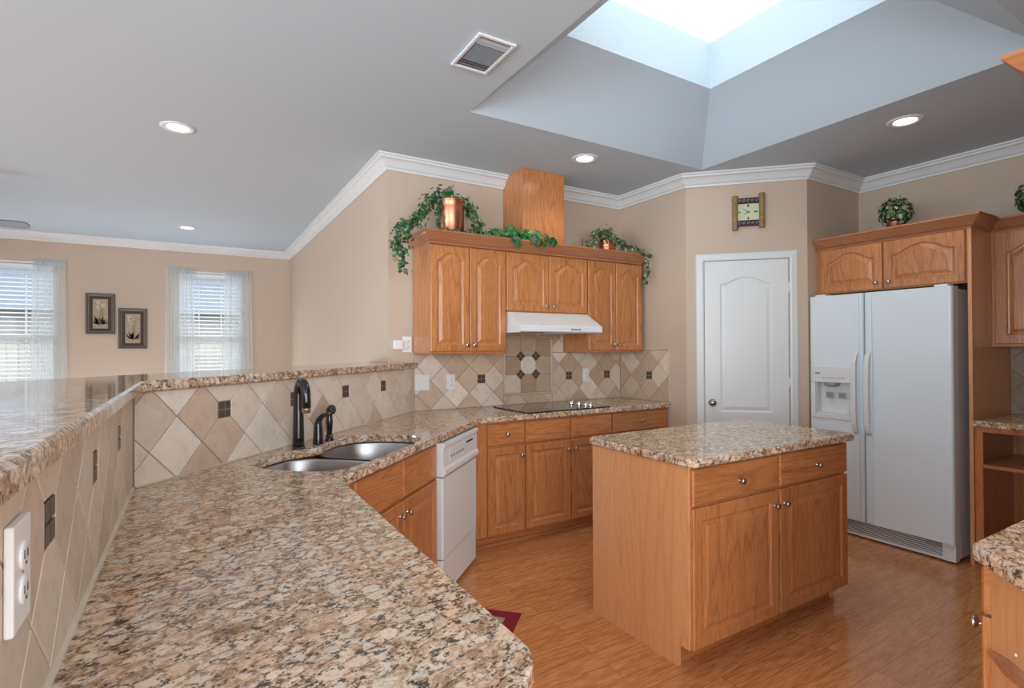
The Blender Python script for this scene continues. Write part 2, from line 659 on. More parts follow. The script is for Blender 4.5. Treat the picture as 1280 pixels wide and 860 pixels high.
def copy_tree(o, parent=None):
    c = o.copy()
    COL.objects.link(c)
    if parent is not None:
        c.parent = parent
    for ch in list(o.children):
        copy_tree(ch, c)
    return c


# ------------------------------------------------------------------ room shell
H = 2.79                         # ceiling
YB, XA = 3.79, 3.47              # kitchen back wall, side wall of the alcove
PA, PB = (3.47, 3.0), (4.108, 2.362)   # diagonal pantry wall
XR = 4.88
YF = 8.354                       # far wall of the living room
XL = 1.22                        # wall between kitchen and living room
YN = -0.13                       # unseen light-blocking wall behind the counter on the near right

struct(MB().box(-5.0, -3.2, -0.05, 5.1, 8.5, 0.0), 'floor', floor_m)

# ceiling with the flared skylight well and its shaft
mb = MB()
WX0, WX1, WY0, WY1 = 1.41, 3.455, 0.83, 2.825
TX0, TX1, TY0, TY1 = 1.82, 3.045, 1.24, 2.415
ZT, ZS = 3.16, 3.475
ox0, ox1, oy0, oy1 = -5.0, 5.1, -3.2, 8.5


def quad(m, a, b, c, d, mi=0):
    m.add([a, b, c, d], [(0, 1, 2, 3)], mi)


for (a0, a1, b0, b1) in ((ox0, WX0, oy0, oy1), (WX1, ox1, oy0, oy1), (WX0, WX1, oy0, WY0), (WX0, WX1, WY1, oy1)):
    quad(mb, (a0, b0, H), (a0, b1, H), (a1, b1, H), (a1, b0, H))
lo = [(WX0, WY0, H), (WX1, WY0, H), (WX1, WY1, H), (WX0, WY1, H)]
mid = [(TX0, TY0, ZT), (TX1, TY0, ZT), (TX1, TY1, ZT), (TX0, TY1, ZT)]
top = [(x, y, ZS) for x, y, z in mid]
mb.loops([lo, mid, top])
struct(mb, 'ceiling', ceil_m, 'white ceiling with a flared skylight well')

# skylight window
w3 = MB()
for a in ((TX0 - .06, TY0 - .06, TX1 + .06, TY0), (TX0 - .06, TY1, TX1 + .06, TY1 + .06), (TX0 - .06, TY0, TX0, TY1), (TX1, TY0, TX1 + .06, TY1)):
    w3.box(a[0], a[1], ZS, a[2], a[3], ZS + .06)
w3o = struct(w3, 'window_3', trim_m, 'skylight at the top of the ceiling well')
MB().box(TX0, TY0, ZS + .02, TX1, TY1, ZS + .03).build('pane', glass_m, w3o)


# walls; each a slab standing outside its visible face
def slab_wall(name, p0, p1, z0=0.0, z1=H + .02, th=0.1, openings=(), mat=wall_m, label=None):
    """p0 -> p1 with the room on the right-hand side; openings = (t0, t1, z0, z1) along the wall"""
    a, b = Vector(p0), Vector(p1)
    d = (b - a).normalized()
    nrm = Vector((-d.y, d.x))
    Lw = (b - a).length
    m = MB()
    ts = sorted({0.0, Lw, *[o[0] for o in openings], *[o[1] for o in openings]})
    zs = sorted({z0, z1, *[o[2] for o in openings], *[o[3] for o in openings]})

    def pt(t, z, o):
        q = a + d * t + nrm * o
        return (q.x, q.y, z)
    for i in range(len(ts) - 1):
        for j in range(len(zs) - 1):
            tc, zc = (ts[i] + ts[i + 1]) / 2, (zs[j] + zs[j + 1]) / 2
            if any(o[0] < tc < o[1] and o[2] < zc < o[3] for o in openings):
                continue
            for o in (0, th):
                quad(m, pt(ts[i], zs[j], o), pt(ts[i + 1], zs[j], o), pt(ts[i + 1], zs[j + 1], o), pt(ts[i], zs[j + 1], o))
    for o in openings:
        for e in (((o[0], o[2]), (o[1], o[2])), ((o[1], o[2]), (o[1], o[3])), ((o[1], o[3]), (o[0], o[3])), ((o[0], o[3]), (o[0], o[2]))):
            quad(m, pt(e[0][0], e[0][1], 0), pt(e[1][0], e[1][1], 0), pt(e[1][0], e[1][1], th), pt(e[0][0], e[0][1], th))
    for t in (0, Lw):
        quad(m, pt(t, z0, 0), pt(t, z0, th), pt(t, z1, th), pt(t, z1, 0))
    return struct(m, name, mat, label)


W1 = (-2.30, -1.42, 0.70, 2.41)   # x0, x1, z0, z1 of the two living-room windows
W2 = (-0.20, 0.60, 0.70, 2.41)
slab_wall('wall_far', (-5.0, YF), (XL + .1, YF), openings=[(W1[0] + 5, W1[1] + 5, W1[2], W1[3]), (W2[0] + 5, W2[1] + 5, W2[2], W2[3])])
slab_wall('wall_living_right', (XL, YF), (XL, YB + .1))
slab_wall('wall_back', (XL, YB), (XA + .1, YB))
slab_wall('wall_alcove', (XA, YB), (XA, PA[1]))
slab_wall('wall_pantry', PA, PB)
slab_wall('wall_fridge_side', PB, (XR + .1, PB[1]))
slab_wall('wall_right', (XR, PB[1]), (XR, YN))
slab_wall('wall_near_unseen', (XR + .1, YN), (1.95, YN))  # unseen, included to keep rear light off the refrigerator side

# white crown moulding round the rooms
crown_prof = [(0.001, 2.69), (0.014, 2.69), (0.018, 2.704), (0.03, 2.712), (0.045, 2.735), (0.06, 2.752), (0.078, 2.76), (0.082, 2.772), (0.094, 2.776), (0.094, 2.789), (0.001, 2.789)]
m = MB()
sweep(m, [(-4.98, YF), (XL, YF), (XL, YB), (XA, YB), PA, PB, (XR, PB[1]), (XR, YN)], crown_prof)
struct(m, 'trim_1', trim_m, 'white crown moulding along the top of the walls')

# half walls that carry the raised bar
XT = -0.178                       # kitchen face of the left half wall
DT = 2.38                         # y - x of the diagonal tiled face
ZB = 1.238
th2 = 0.17 * S2


def dcorner(x, off):
    return (x, x + off)


slab_wall('wall_living_blocker', (-3.1, 5.4), (-3.1, YF))  # unseen partial wall added to keep side sky light off the far wall
struct(MB().prism([(XT - .12, 0.55), (XT - .008, 0.55), dcorner(XT - .008, DT + .011), dcorner(XT - .12, DT + .17)], 0, ZB), 'wall_left', wall_m)
struct(MB().prism([dcorner(XT - .008, DT + .012), (YB - .002 - DT - .012, YB - .002), (YB - .002 - DT - .17, YB - .002), dcorner(XT - .12, DT + .171)], 0, ZB), 'wall_diagonal', wall_m)

# ------------------------------------------------------------------ tile fields
TINTS = [srgb(*c) for c in ((232, 220, 206), (228, 214, 200), (224, 208, 192), (206, 182, 162), (234, 223, 210), (226, 210, 195), (218, 200, 183), (231, 218, 203), (229, 213, 196))]
LEFTT = [srgb(*c) for c in ((216, 198, 178), (208, 188, 168), (202, 182, 160), (218, 202, 184), (212, 194, 172))]
DARKT = [srgb(*c) for c in ((208, 186, 164), (200, 176, 154), (194, 168, 146), (212, 192, 172), (220, 202, 184), (198, 174, 152), (204, 180, 158))]


def clip(poly, nx, ny, c):
    """keep nx*x + ny*y >= c"""
    out = []
    for i in range(len(poly)):
        a, b = poly[i - 1], poly[i]
        da, db = nx * a[0] + ny * a[1] - c, nx * b[0] + ny * b[1] - c
        if (da >= 0) != (db >= 0):
            t = da / (da - db)
            out.append((a[0] + (b[0] - a[0]) * t, a[1] + (b[1] - a[1]) * t))
        if db >= 0:
            out.append(b)
    return out


def area2(p):
    return sum(p[i - 1][0] * p[i][1] - p[i][0] * p[i - 1][1] for i in range(len(p))) / 2


def shrink(poly, g):
    out = list(poly)
    if area2(poly) < 0:
        poly = poly[::-1]
        out = out[::-1]
    for i in range(len(poly)):
        a, b = poly[i - 1], poly[i]
        L = math.hypot(b[0] - a[0], b[1] - a[1])
        if L < 1e-6:
            continue
        nx, ny = -(b[1] - a[1]) / L, (b[0] - a[0]) / L
        out = clip(out, nx, ny, nx * a[0] + ny * a[1] + g)
        if len(out) < 3:
            return []
    return out


class TileField:
    def __init__(s, origin, direc, normal):
        s.o, s.d, s.n = Vector(origin), Vector(direc).normalized(), Vector(normal).normalized()
        s.mb = MB()

    def p(s, q, h):
        v = s.o + s.d * q[0] + s.n * h
        return (v.x, v.y, q[1])

    def slab(s, poly, h0, h1, mi, tint=None, bev=0.0018):
        if len(poly) < 3 or abs(area2(poly)) < 2e-5:
            return
        if area2(poly) < 0:
            poly = poly[::-1]
        ins = shrink(poly, bev)
        f0 = len(s.mb.f)
        s.mb.loops([[s.p(q, h0) for q in poly], [s.p(q, h1 - bev) for q in poly]], mi)
        if len(ins) == len(poly):
            # keep vertex order by matching the nearest vertex
            k = min(range(len(ins)), key=lambda i: (ins[i][0] - poly[0][0]) ** 2 + (ins[i][1] - poly[0][1]) ** 2)
            ins = ins[k:] + ins[:k]
            s.mb.loops([[s.p(q, h1 - bev) for q in poly], [s.p(q, h1) for q in ins]], mi, False, True)
        else:
            s.mb.add([s.p(q, h1 - bev) for q in poly], [list(range(len(poly)))], mi)
        if tint:
            for f in range(f0, len(s.mb.f)):
                s.mb.tint[f] = tint

    def field(s, s0, s1, z0, z1, c0, zc, p, decos, hole=None, tints=TINTS, seed=1, g=0.0018):
        r = random.Random(seed)
        # grout bed
        s.slab([(s0, z0), (s1, z0), (s1, z1), (s0, z1)], 0.0, 0.004, 1, bev=0.0005)
        dset = [(d, zc) for d in decos]
        h = p / 2
        e = 0.0335
        ni = int((max(abs(s0 - c0), abs(s1 - c0))) / h) + 3
        nj = int(1.2 / h) + 2
        for i in range(-ni, ni + 1):
            for j in range(-nj, nj + 1):
                if (i + j) % 2 == 0:
                    continue
                cx, cz = c0 + i * h, zc + j * h
                tint = r.choice(tints)
                k = r.uniform(0.92, 1.06)
                tint = (tint[0] * k, tint[1] * k, tint[2] * k, 1)
                poly = [(cx - h, cz), (cx, cz - h), (cx + h, cz), (cx, cz + h)]
                if cx + h < s0 or cx - h > s1 or cz + h < z0 or cz - h > z1:
                    continue
                for (dx, dz) in ((-1, 0), (1, 0), (0, -1), (0, 1)):
                    vx, vz = cx + dx * h, cz + dz * h
                    if any(abs(vx - a) < .03 and abs(vz - b) < .03 for a, b in dset):
                        poly = clip(poly, -dx, -dz, -dx * vx - dz * vz + e)
                for cc in ((1, 0, s0), (-1, 0, -s1), (0, 1, z0), (0, -1, -z1)):
                    poly = clip(poly, *cc) if len(poly) > 2 else poly
                if len(poly) < 3:
                    continue
                parts = [poly]
                if hole:
                    a0, a1, b0, b1 = hole
                    parts = [clip(poly, -1, 0, -a0), clip(poly, 1, 0, a1)]
                    midp = clip(clip(poly, 1, 0, a0), -1, 0, -a1) if len(poly) > 2 else []
                    if len(midp) > 2:
                        parts += [clip(midp, 0, -1, -b0), clip(midp, 0, 1, b1)]
                for q in parts:
                    if len(q) > 2:
                        q = shrink(q, g)
                        s.slab(q, 0.003, 0.0085, 0, tint)
        for a, b in dset:
            s.deco(a, b)

    def deco(s, a, b, e=0.0315, rot=0.0, h=0.0085):
        ca, sa = math.cos(rot), math.sin(rot)
        for dx in (-1, 1):
            for dz in (-1, 1):
                q = [(dx * .0025, dz * .0025), (dx * e, dz * .0025), (dx * e, dz * e), (dx * .0025, dz * e)]
                q = [(a + x * ca - z * sa, b + x * sa + z * ca) for x, z in q]
                s.slab(q, 0.003, h, 2, bev=0.001)

    def build(s, name, parent=None):
        for f in range(len(s.mb.f)):
            s.mb.tint.setdefault(f, (0.5, 0.42, 0.35, 1))
        return s.mb.build(name, [tile_m, grout_m, deco_m], parent)


ZC = 1.137
# left half wall: s = y
tf = TileField((XT - .008, 0, 0), (0, 1, 0), (1, 0, 0))
tf.field(0.56, DT + XT - .002, 0.9145, ZB, 1.007, ZC, 0.42 / 2, (0.585, 1.007, 1.417, 1.845), tints=LEFTT, seed=3)
tf.slab([(0.56, .9142), (DT + XT - .004, .9142), (DT + XT - .004, .9195), (0.56, .9195)], 0.0, 0.0195, 0, srgb(226, 214, 198), bev=.003)
tag(tf.build('tile_backsplash'), 'travertine tile backsplash on the left half wall beside the peninsula', 'backsplash')
# diagonal half wall: s = (x + y) / sqrt 2
tf = TileField((-(DT + .011) / 2, (DT + .011) / 2, 0), (1, 1, 0), (1, -1, 0))
tf.field((2 * XT + DT) / S2 + .01, (2 * YB - DT) / S2 - .012, 0.9145, ZB, 1.84, ZC, 0.2287, (1.84, 2.2973, 2.755, 3.2125), seed=11)
tf.slab([((2 * XT + DT) / S2 + .012, .9142), ((2 * YB - DT) / S2 - .014, .9142), ((2 * YB - DT) / S2 - .014, .9185), ((2 * XT + DT) / S2 + .012, .9185)], 0.0, 0.0185, 0, srgb(206, 192, 174), bev=.003)
tag(tf.build('tile_backsplash'), 'travertine tile backsplash on the diagonal half wall behind the sink', 'backsplash')
# back wall with the framed medallion behind the cooktop
tf = TileField((0, YB - .001, 0), (1, 0, 0), (0, -1, 0))
fx0, fx1, fz0, fz1 = 2.185, 2.675, 0.992, 1.485
hole = (fx0, fx1, fz0, fz1)
tf.field(1.415, XA - .012, 0.9145, 1.343, 1.982, ZC, 0.2193, (1.982, 2.852, 3.298), hole=hole, tints=DARKT + TINTS[:3], seed=5)
tf.field(2.025, 2.795, 1.3435, 1.62, 1.982, ZC, 0.2193, (), hole=hole, tints=DARKT, seed=6)
# border of the medallion
b = 0.016
for q in ([(fx0, fz0), (fx1, fz0), (fx1, fz0 + b), (fx0, fz0 + b)], [(fx0, fz1 - b), (fx1, fz1 - b), (fx1, fz1), (fx0, fz1)],
          [(fx0, fz0 + b), (fx0 + b, fz0 + b), (fx0 + b, fz1 - b), (fx0, fz1 - b)], [(fx1 - b, fz0 + b), (fx1, fz0 + b), (fx1, fz1 - b), (fx1 - b, fz1 - b)]):
    tf.slab(shrink(q, .0008), 0.002, 0.016, 0, srgb(206, 184, 160), bev=0.004)
gx, gz = fx0 + b, fz0 + b
cw, chh = (fx1 - fx0 - 2 * b) / 3, (fz1 - fz0 - 2 * b) / 3
med = [['d', 'm', 'l'], ['m', 'c', 'm'], ['m', 'd', 'd']]
tone = {'l': srgb(212, 196, 178), 'm': srgb(190, 166, 144), 'd': srgb(176, 148, 126), 'c': srgb(222, 212, 196)}
med = [['l', 'd', 'm'], ['d', 'c', 'm'], ['m', 'm', 'd']]
for i in range(3):
    for j in range(3):
        q = [(gx + i * cw, gz + j * chh), (gx + (i + 1) * cw, gz + j * chh), (gx + (i + 1) * cw, gz + (j + 1) * chh), (gx + i * cw, gz + (j + 1) * chh)]
        for a in (1, 2):
            for c in (1, 2):
                vx, vz = gx + a * cw, gz + c * chh
                for sx in (-1, 1):
                    for sz in (-1, 1):
                        if abs((gx + (i + .5) * cw) - (vx + sx * cw / 2)) < .01 and abs((gz + (j + .5) * chh) - (vz + sz * chh / 2)) < .01:
                            q = clip(q, sx, sz, sx * vx + sz * vz + .031 * S2)
        tf.slab(shrink(q, .002), 0.003, 0.0085, 0, tone[med[j][i]])
for a in (1, 2):
    for c in (1, 2):
        tf.deco(gx + a * cw, gz + c * chh, 0.029, math.radians(45))
tag(tf.build('tile_backsplash'), 'travertine tile backsplash with a square framed medallion behind the cooktop', 'backsplash')
# alcove side wall: s = -y
tf = TileField((XA - .001, 0, 0), (0, -1, 0), (-1, 0, 0))
tf.field(-(YB - .012), -3.185, 0.9145, 1.36, -3.413, ZC, 0.2193, (-3.413,), tints=DARKT, seed=9)
tf.slab([(-3.185, 0.9145), (-3.172, 0.9145), (-3.172, 1.374), (-3.185, 1.374)], 0.0, 0.014, 0, srgb(206, 184, 160), bev=0.004)
tf.slab([(-(YB - .012), 1.360), (-3.185, 1.360), (-3.185, 1.374), (-(YB - .012), 1.374)], 0.0, 0.014, 0, srgb(206, 184, 160), bev=0.004)
tag(tf.build('tile_backsplash'), 'short return of tile backsplash on the side wall right of the cooktop', 'backsplash')
# right wall under the upper cabinet
tf = TileField((XR - .001, 0, 0), (0, -1, 0), (-1, 0, 0))
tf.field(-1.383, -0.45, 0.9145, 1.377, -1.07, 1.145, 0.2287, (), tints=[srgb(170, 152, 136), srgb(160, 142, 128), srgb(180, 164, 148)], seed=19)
tag(tf.build('tile_backsplash'), 'travertine tile backsplash above the counter right of the refrigerator', 'backsplash')

# ------------------------------------------------------------------ granite
ZG, TG = 0.914, 0.038
SO, TO = 1.52, 0.0                # diagonal counter edge: y - x = 1.52


def st(s_, t_):
    return ((s_ - t_) / S2, (s_ + t_) / S2)


sink_st = [(1.80, 1.215), (1.845, 1.15), (1.95, 1.128), (2.08, 1.122), (2.20, 1.118), (2.34, 1.118), (2.50, 1.118), (2.60, 1.14), (2.645, 1.20),
           (2.65, 1.31), (2.63, 1.43), (2.575, 1.52), (2.48, 1.55), (2.36, 1.545), (2.27, 1.512), (2.215, 1.51), (2.15, 1.565), (2.05, 1.59),
           (1.93, 1.588), (1.84, 1.548), (1.795, 1.46), (1.785, 1.33)]


def chaikin(p, k=2):
    for _ in range(k):
        q = []
        for i in range(len(p)):
            a, c = p[i], p[(i + 1) % len(p)]
            q += [(a[0] * .75 + c[0] * .25, a[1] * .75 + c[1] * .25), (a[0] * .25 + c[0] * .75, a[1] * .25 + c[1] * .75)]
        p = q
    return p


sink_cut = [st(*q) for q in chaikin(sink_st)]
YT = YB - .0105
counter = [(XT + .002, 0.60), (0.34, 0.60), (0.385, 0.618), (0.44, 0.675), (0.457, 0.715), (0.46, 0.46 + SO), (3.17 - SO, 3.17), (XA - .012, 3.17), (XA - .012, YT), (YT - DT + .0045, YT), (XT + .002, XT + DT - .0025)]
m = MB()
m.prism(counter, ZG - TG, ZG, 0, [sink_cut[::-1]], ease=0.005)
tag(m.build('granite_countertop', granite), 'long speckled granite countertop wrapping from the peninsula past the sink to the cooktop', 'countertop')
# raised bar
bx = XT + .03
bd = DT - .042
bar = [(bx, 0.50), dcorner(bx, bd), (YB - .003 - bd, YB - .003), (XL - .004, YB - .003), (XL - .004, XL + 3.05), dcorner(-0.60, 3.02), (-0.60, 0.50)]
m = MB().prism(bar, ZB + .001, ZB + .039, 0, ease=0.006)
tag(m.build('granite_bar_top', granite), 'raised granite bar top on the tiled half walls, left of the sink', 'countertop')

# ------------------------------------------------------------------ cabinet builders


def knob(parent, x, y, z, r=0.0155, mat=nickel_m, d='-y'):
    m = MB()
    m.lathe([(0.0, 0.0), (r * .62, 0.0), (r * .55, .003), (.0055, .006), (.005, .014), (r * .7, .018), (r, .0225), (r * .97, .026), (r * .6, .0295), (0.0, .031)], (x, y, z), d, 18)
    return m.build('knob', mat, parent)


def panel_loop(x0, x1, z0, z1, y, arch, N=18):
    """a rectangle in the xz plane whose top edge may carry a cathedral arch that rises by arch in the middle"""
    L = [(x0, y, z0), (x1, y, z0)]
    for k in range(N + 1):
        t = 1 - 2 * k / N
        x = (x0 + x1) / 2 + t * (x1 - x0) / 2
        a = abs(t) / 0.86
        up = (0.5 * (1 + math.cos(math.pi * a))) ** 0.6 if a < 1 else 0.0
        L.append((x, y, z1 - arch + arch * up))
    return L


def door_mesh(x0, x1, z0, z1, arch=0.0, y=0.0, th=0.02, fw=0.052, fwt=None):
    fwt = fwt or fw
    m = MB()
    e = 0.004
    yf = y - th
    L = [panel_loop(x0, x1, z0, z1, y - .0005, 0), panel_loop(x0, x1, z0, z1, yf + e, 0), panel_loop(x0 + e, x1 - e, z0 + e, z1 - e, yf, 0)]
    a0, a1, b0, b1 = x0 + fw, x1 - fw, z0 + fw, z1 - fwt

    def pl(i, yy):
        return panel_loop(a0 + i, a1 - i, b0 + i, b1 - i, yy, arch)
    L += [pl(-.003, yf), pl(.004, yf + .007), pl(.010, yf + .0085), pl(.013, yf + .0085), pl(.034, yf + .002), pl(.036, yf + .001)]
    m.loops(L, 0, True, True)
    return m


def drawer_mesh(x0, x1, z0, z1, y=0.0, th=0.02):
    m = MB()
    e = 0.006
    L = [[(x0, yy, z0), (x1, yy, z0), (x1, yy, z1), (x0, yy, z1)] for yy in (y - .0005, y - th + e)]
    L.append([(x0 + e, y - th, z0 + e), (x1 - e, y - th, z0 + e), (x1 - e, y - th, z1 - e), (x0 + e, y - th, z1 - e)])
    m.loops(L, 0, True, True)
    return m


def base_cabinet(name, label, loc, rz, w, depth, doors, drawers, group=None, z0=0.095, z1=0.874, toe=0.06, left_side=False):
    """local x runs left to right seen from the front, y goes back, the face frame is at y = 0"""
    t = thing(name, label, 'cabinet', loc, rz, group)
    m = MB()
    p = 0.018
    m.box(0, 0, z0, p, depth, z1)
    m.box(w - p, 0, z0, w, depth, z1)
    m.box(p, depth - .008, z0, w - p, depth, z1)
    m.box(p, 0.02, z0, w - p, depth - .008, z0 + p)
    m.box(p, 0, z0, w - p, 0.02, z1)
    m.build('body', oak_z, t)
    k = MB().box(0.0, toe, 0.0, w, toe + .016, z0)
    k.box(0.0, toe - .012, 0.0, w, toe, 0.022)
    k.build('toe_kick', oak_x, t)
    for (a, c, zz0, zz1, kx, kz) in doors:
        d = door_mesh(a, c, zz0, zz1).build('door', oak_z, t)
        if kx is not None:
            knob(d, kx, -.0195, kz)
    for (a, c, zz0, zz1, kx) in drawers:
        d = drawer_mesh(a, c, zz0, zz1).build('drawer', oak_x, t)
        if kx is not None:
            knob(d, kx, -.0195, (zz0 + zz1) / 2)
    return t


DZ0, DZ1 = 0.712, 0.862            # drawer fronts
PZ0, PZ1, KZ = 0.1, 0.697, 0.632   # doors
YC = 3.207                        # face frame of the back run
X0 = 1.49
t = base_cabinet('base_cabinet', 'oak base cabinet with one drawer and one door right of the dishwasher', (X0, YC, 0), 0, 0.53, 0.56,
                 [(0.228, 0.524, PZ0, PZ1, 0.496, KZ)], [(0.228, 0.524, DZ0, DZ1, 0.378)], 'base cabinets on the cooktop run')
base_cabinet('base_cabinet', 'oak base cabinet with two plain false drawer fronts under the cooktop', (2.0215, YC, 0), 0, 0.812, 0.56,
             [(0.006, 0.402, PZ0, PZ1, 0.372, KZ), (0.41, 0.806, PZ0, PZ1, 0.44, KZ)],
             [(0.006, 0.402, DZ0, DZ1, None), (0.41, 0.806, DZ0, DZ1, None)], 'base cabinets on the cooktop run')
base_cabinet('base_cabinet', 'oak base cabinet with one wide drawer at the right end of the cooktop run', (2.835, YC, 0), 0, 0.625, 0.56,
             [(0.006, 0.309, PZ0, PZ1, 0.28, KZ), (0.317, 0.6, PZ0, PZ1, 0.345, KZ)], [(0.006, 0.6, DZ0, DZ1, 0.3)], 'base cabinets on the cooktop run')


def diag_loc(s_, off):
    return ((s_ * S2 - off) / 2, (s_ * S2 + off) / 2, 0)


SS0 = 1.805
w_s = 2.70 - SS0
base_cabinet('sink_cabinet', 'diagonal oak sink base cabinet with two doors and plain false drawer fronts', diag_loc(SS0, 1.578), math.radians(45), w_s, 0.5,
             [(0.06, 0.476, PZ0, 0.672, 0.443, 0.612), (0.484, w_s - .004, PZ0, 0.672, 0.52, 0.612)],
             [(0.06, 0.476, 0.686, 0.862, None), (0.484, w_s - .004, 0.686, 0.862, None)])
# cabinet under the peninsula, facing the island
base_cabinet('peninsula_cabinet', 'oak base cabinet under the near peninsula countertop', (0.425, 0.68, 0), math.radians(90), 1.18, 0.585,
             [(0.03, 0.58, PZ0, PZ1, 0.55, KZ), (0.59, 1.14, PZ0, PZ1, 0.62, KZ)], [(0.03, 0.58, DZ0, DZ1, 0.3), (0.59, 1.14, DZ0, DZ1, 0.86)])

# ------------------------------------------------------------------ dishwasher
t = thing('dishwasher', 'white dishwasher under the granite counter between the sink cabinet and the corner', 'dishwasher', diag_loc(2.708, 1.553), math.radians(45))
wd = 0.597
MB().box(0.012, 0.012, 0.09, wd - .012, 0.56, 0.868).box(0.02, 0.06, 0.0, wd - .02, 0.5, 0.09).build('body', greyp_m, t)
dm = MB()
dm.loops([[(x, y, z) for (x, y) in ((0.004, 0.012), (0.004, -0.022), (0.012, -0.03), (wd - .012, -0.03), (wd - .004, -0.022), (wd - .004, 0.012))] for z in (0.235, 0.676)], 0, True, True)
dm.build('door', white_m, t)
cp = MB()
prof = [(0.012, 0.684), (-0.034, 0.684), (-0.046, 0.70), (-0.046, 0.722), (-0.034, 0.735), (-0.034, 0.835), (-0.042, 0.845), (-0.042, 0.862), (-0.03, 0.868), (0.012, 0.868)]
cp.loops([[(0.002, a, c) for a, c in prof], [(wd - .002, a, c) for a, c in prof]], 0, True, True)
c = cp.build('control_panel', white_m, t)
MB().box(0.385, -.0362, 0.805, 0.505, -.0338, 0.815).build('vent_slot', dark_m, c)
lg = MB().box(0.09, -.0352, 0.745, 0.36, -.0338, 0.825, 0, 0.0006)
lg.build('button_plate', offwhite_m, c)
bt = MB()
for i in range(6):
    bt.box(0.11 + i * .04, -.037, 0.772, 0.135 + i * .04, -.0352, 0.784)
bt.build('button_row', greyp_m, c)
kp = MB()
kp.loops([[(x, y, z) for (x, y) in ((0.004, 0.02), (0.004, -0.018), (0.012, -0.026), (wd - .012, -0.026), (wd - .004, -0.018), (wd - .004, 0.02))] for z in (0.03, 0.228)], 0, True, True)
kp.build('kick_panel', white_m, t)

# ------------------------------------------------------------------ sink and taps


def lerp_loop(loop, c, k, z, zi):
    return [(c[0] + (p[0] - c[0]) * k, c[1] + (p[1] - c[1]) * k, z) for p in loop]


t = thing('kitchen_sink', 'stainless steel double bowl sink set under the granite below the faucet', 'sink', st(2.2, 1.3) + (0.6,))
inv = Vector(t.location)


def sink_bowl(poly_st, zr):
    poly = [st(*q) for q in chaikin(poly_st, 2)]
    c = (sum(p[0] for p in poly) / len(poly), sum(p[1] for p in poly) / len(poly))
    L = []
    for k, z in ((1.035, zr), (1.0, zr), (0.985, zr - .006), (0.97, zr - .10), (0.95, zr - .15), (0.90, zr - .17), (0.80, zr - .178), (0.14, zr - .184)):
        L.append([(p[0] - inv.x, p[1] - inv.y, p[2] - inv.z) for p in lerp_loop(poly, c, k, z, 0)])
    m = MB().loops(L, 0, False, True, True)
    b = m.build('bowl', steel_m, t)
    MB().lathe([(0.0, 0), (.04, 0), (.042, .003), (.03, .004), (.028, .002), (0.0, .002)], (c[0] - inv.x, c[1] - inv.y, zr - .1835 - inv.z), 'z').build('drain', chrome_m, b)


lb = [(1.785, 1.23), (1.83, 1.135), (1.95, 1.112), (2.10, 1.108), (2.165, 1.13), (2.185, 1.2), (2.185, 1.42), (2.175, 1.51), (2.12, 1.59), (2.02, 1.602), (1.90, 1.60), (1.82, 1.56), (1.775, 1.46), (1.772, 1.34)]
rb = [(2.225, 1.2), (2.245, 1.125), (2.34, 1.105), (2.50, 1.105), (2.61, 1.125), (2.66, 1.2), (2.665, 1.31), (2.645, 1.44), (2.585, 1.535), (2.48, 1.562), (2.36, 1.558), (2.27, 1.53), (2.23, 1.47), (2.222, 1.34)]
sink_bowl(lb, 0.872)
sink_bowl(rb, 0.872)

fl = (0.425, 2.672)
t = thing('kitchen_faucet', 'tall black gooseneck kitchen faucet behind the left sink bowl', 'faucet', (fl[0], fl[1], ZG))
pts = []
dx, dy = 0.16, -0.987
for k in range(7):
    pts.append((0, 0, 0.012 + 0.245 * k / 6))
R_ = 0.052
for k in range(1, 13):
    a = math.pi * k / 12 * 0.97
    pts.append((dx * R_ * (1 - math.cos(a)), dy * R_ * (1 - math.cos(a)), 0.257 + R_ * math.sin(a) * 1.15))
e = pts[-1]
pts += [(e[0] + dx * .002, e[1] + dy * .002, e[2] - .03), (e[0] + dx * .004, e[1] + dy * .004, e[2] - .062)]
rad = [0.0275 - 0.007 * min(1, k / 7) for k in range(len(pts))]
MB().tube(pts, rad, 16).build('spout', bronze_m, t)
e = pts[-1]
MB().lathe([(0.0198, 0), (0.0202, .002), (0.0185, .022), (0.0, .022)], (e[0], e[1], e[2] - .0005), '-z').build('nozzle', brass_m, t)
MB().lathe([(.0, 0), (.031, 0), (.031, .004), (.027, .012), (.0, .012)], (0, 0, 0), 'z').build('base_ring', bronze_m, t)
hl = (0.530, 2.755)
t = thing('faucet_lever', 'black single lever handle with a curved arm just right of the gooseneck faucet', 'faucet lever', (hl[0], hl[1], ZG))
MB().lathe([(0, 0), (.026, 0), (.026, .004), (.024, .03), (.021, .07), (.019, .10), (.015, .112), (0, .116)], (0, 0, 0), 'z').build('stem', bronze_m, t)
MB().tube([(-.004, .004, .085), (.004, 0, .118), (.02, -.008, .138), (.045, -.02, .15), (.072, -.03, .156)], [.014, .015, .012, .009, .008], 12).build('lever', bronze_m, t)
sl = (0.598, 2.822)
t = thing('side_sprayer', 'black hand sprayer standing in its holder right of the faucet lever', 'sprayer', (sl[0], sl[1], ZG))
MB().lathe([(0, 0), (.024, 0), (.024, .005), (.019, .012), (.017, .035), (0, .035)], (0, 0, 0), 'z').build('holder', bronze_m, t)
MB().lathe([(.013, 0), (.0155, .03), (.0175, .06), (.016, .09), (.013, .11), (0, .115)], (0, 0, .033), 'z').build('handle', bronze_m, t)
MB().lathe([(0, -.022), (.014, -.02), (.022, -.004), (.024, .012), (.019, .02), (.0, .022)], (0.006, -.006, .158), Vector((.62, -.6, .35))).build('spray_head', bronze_m, t)

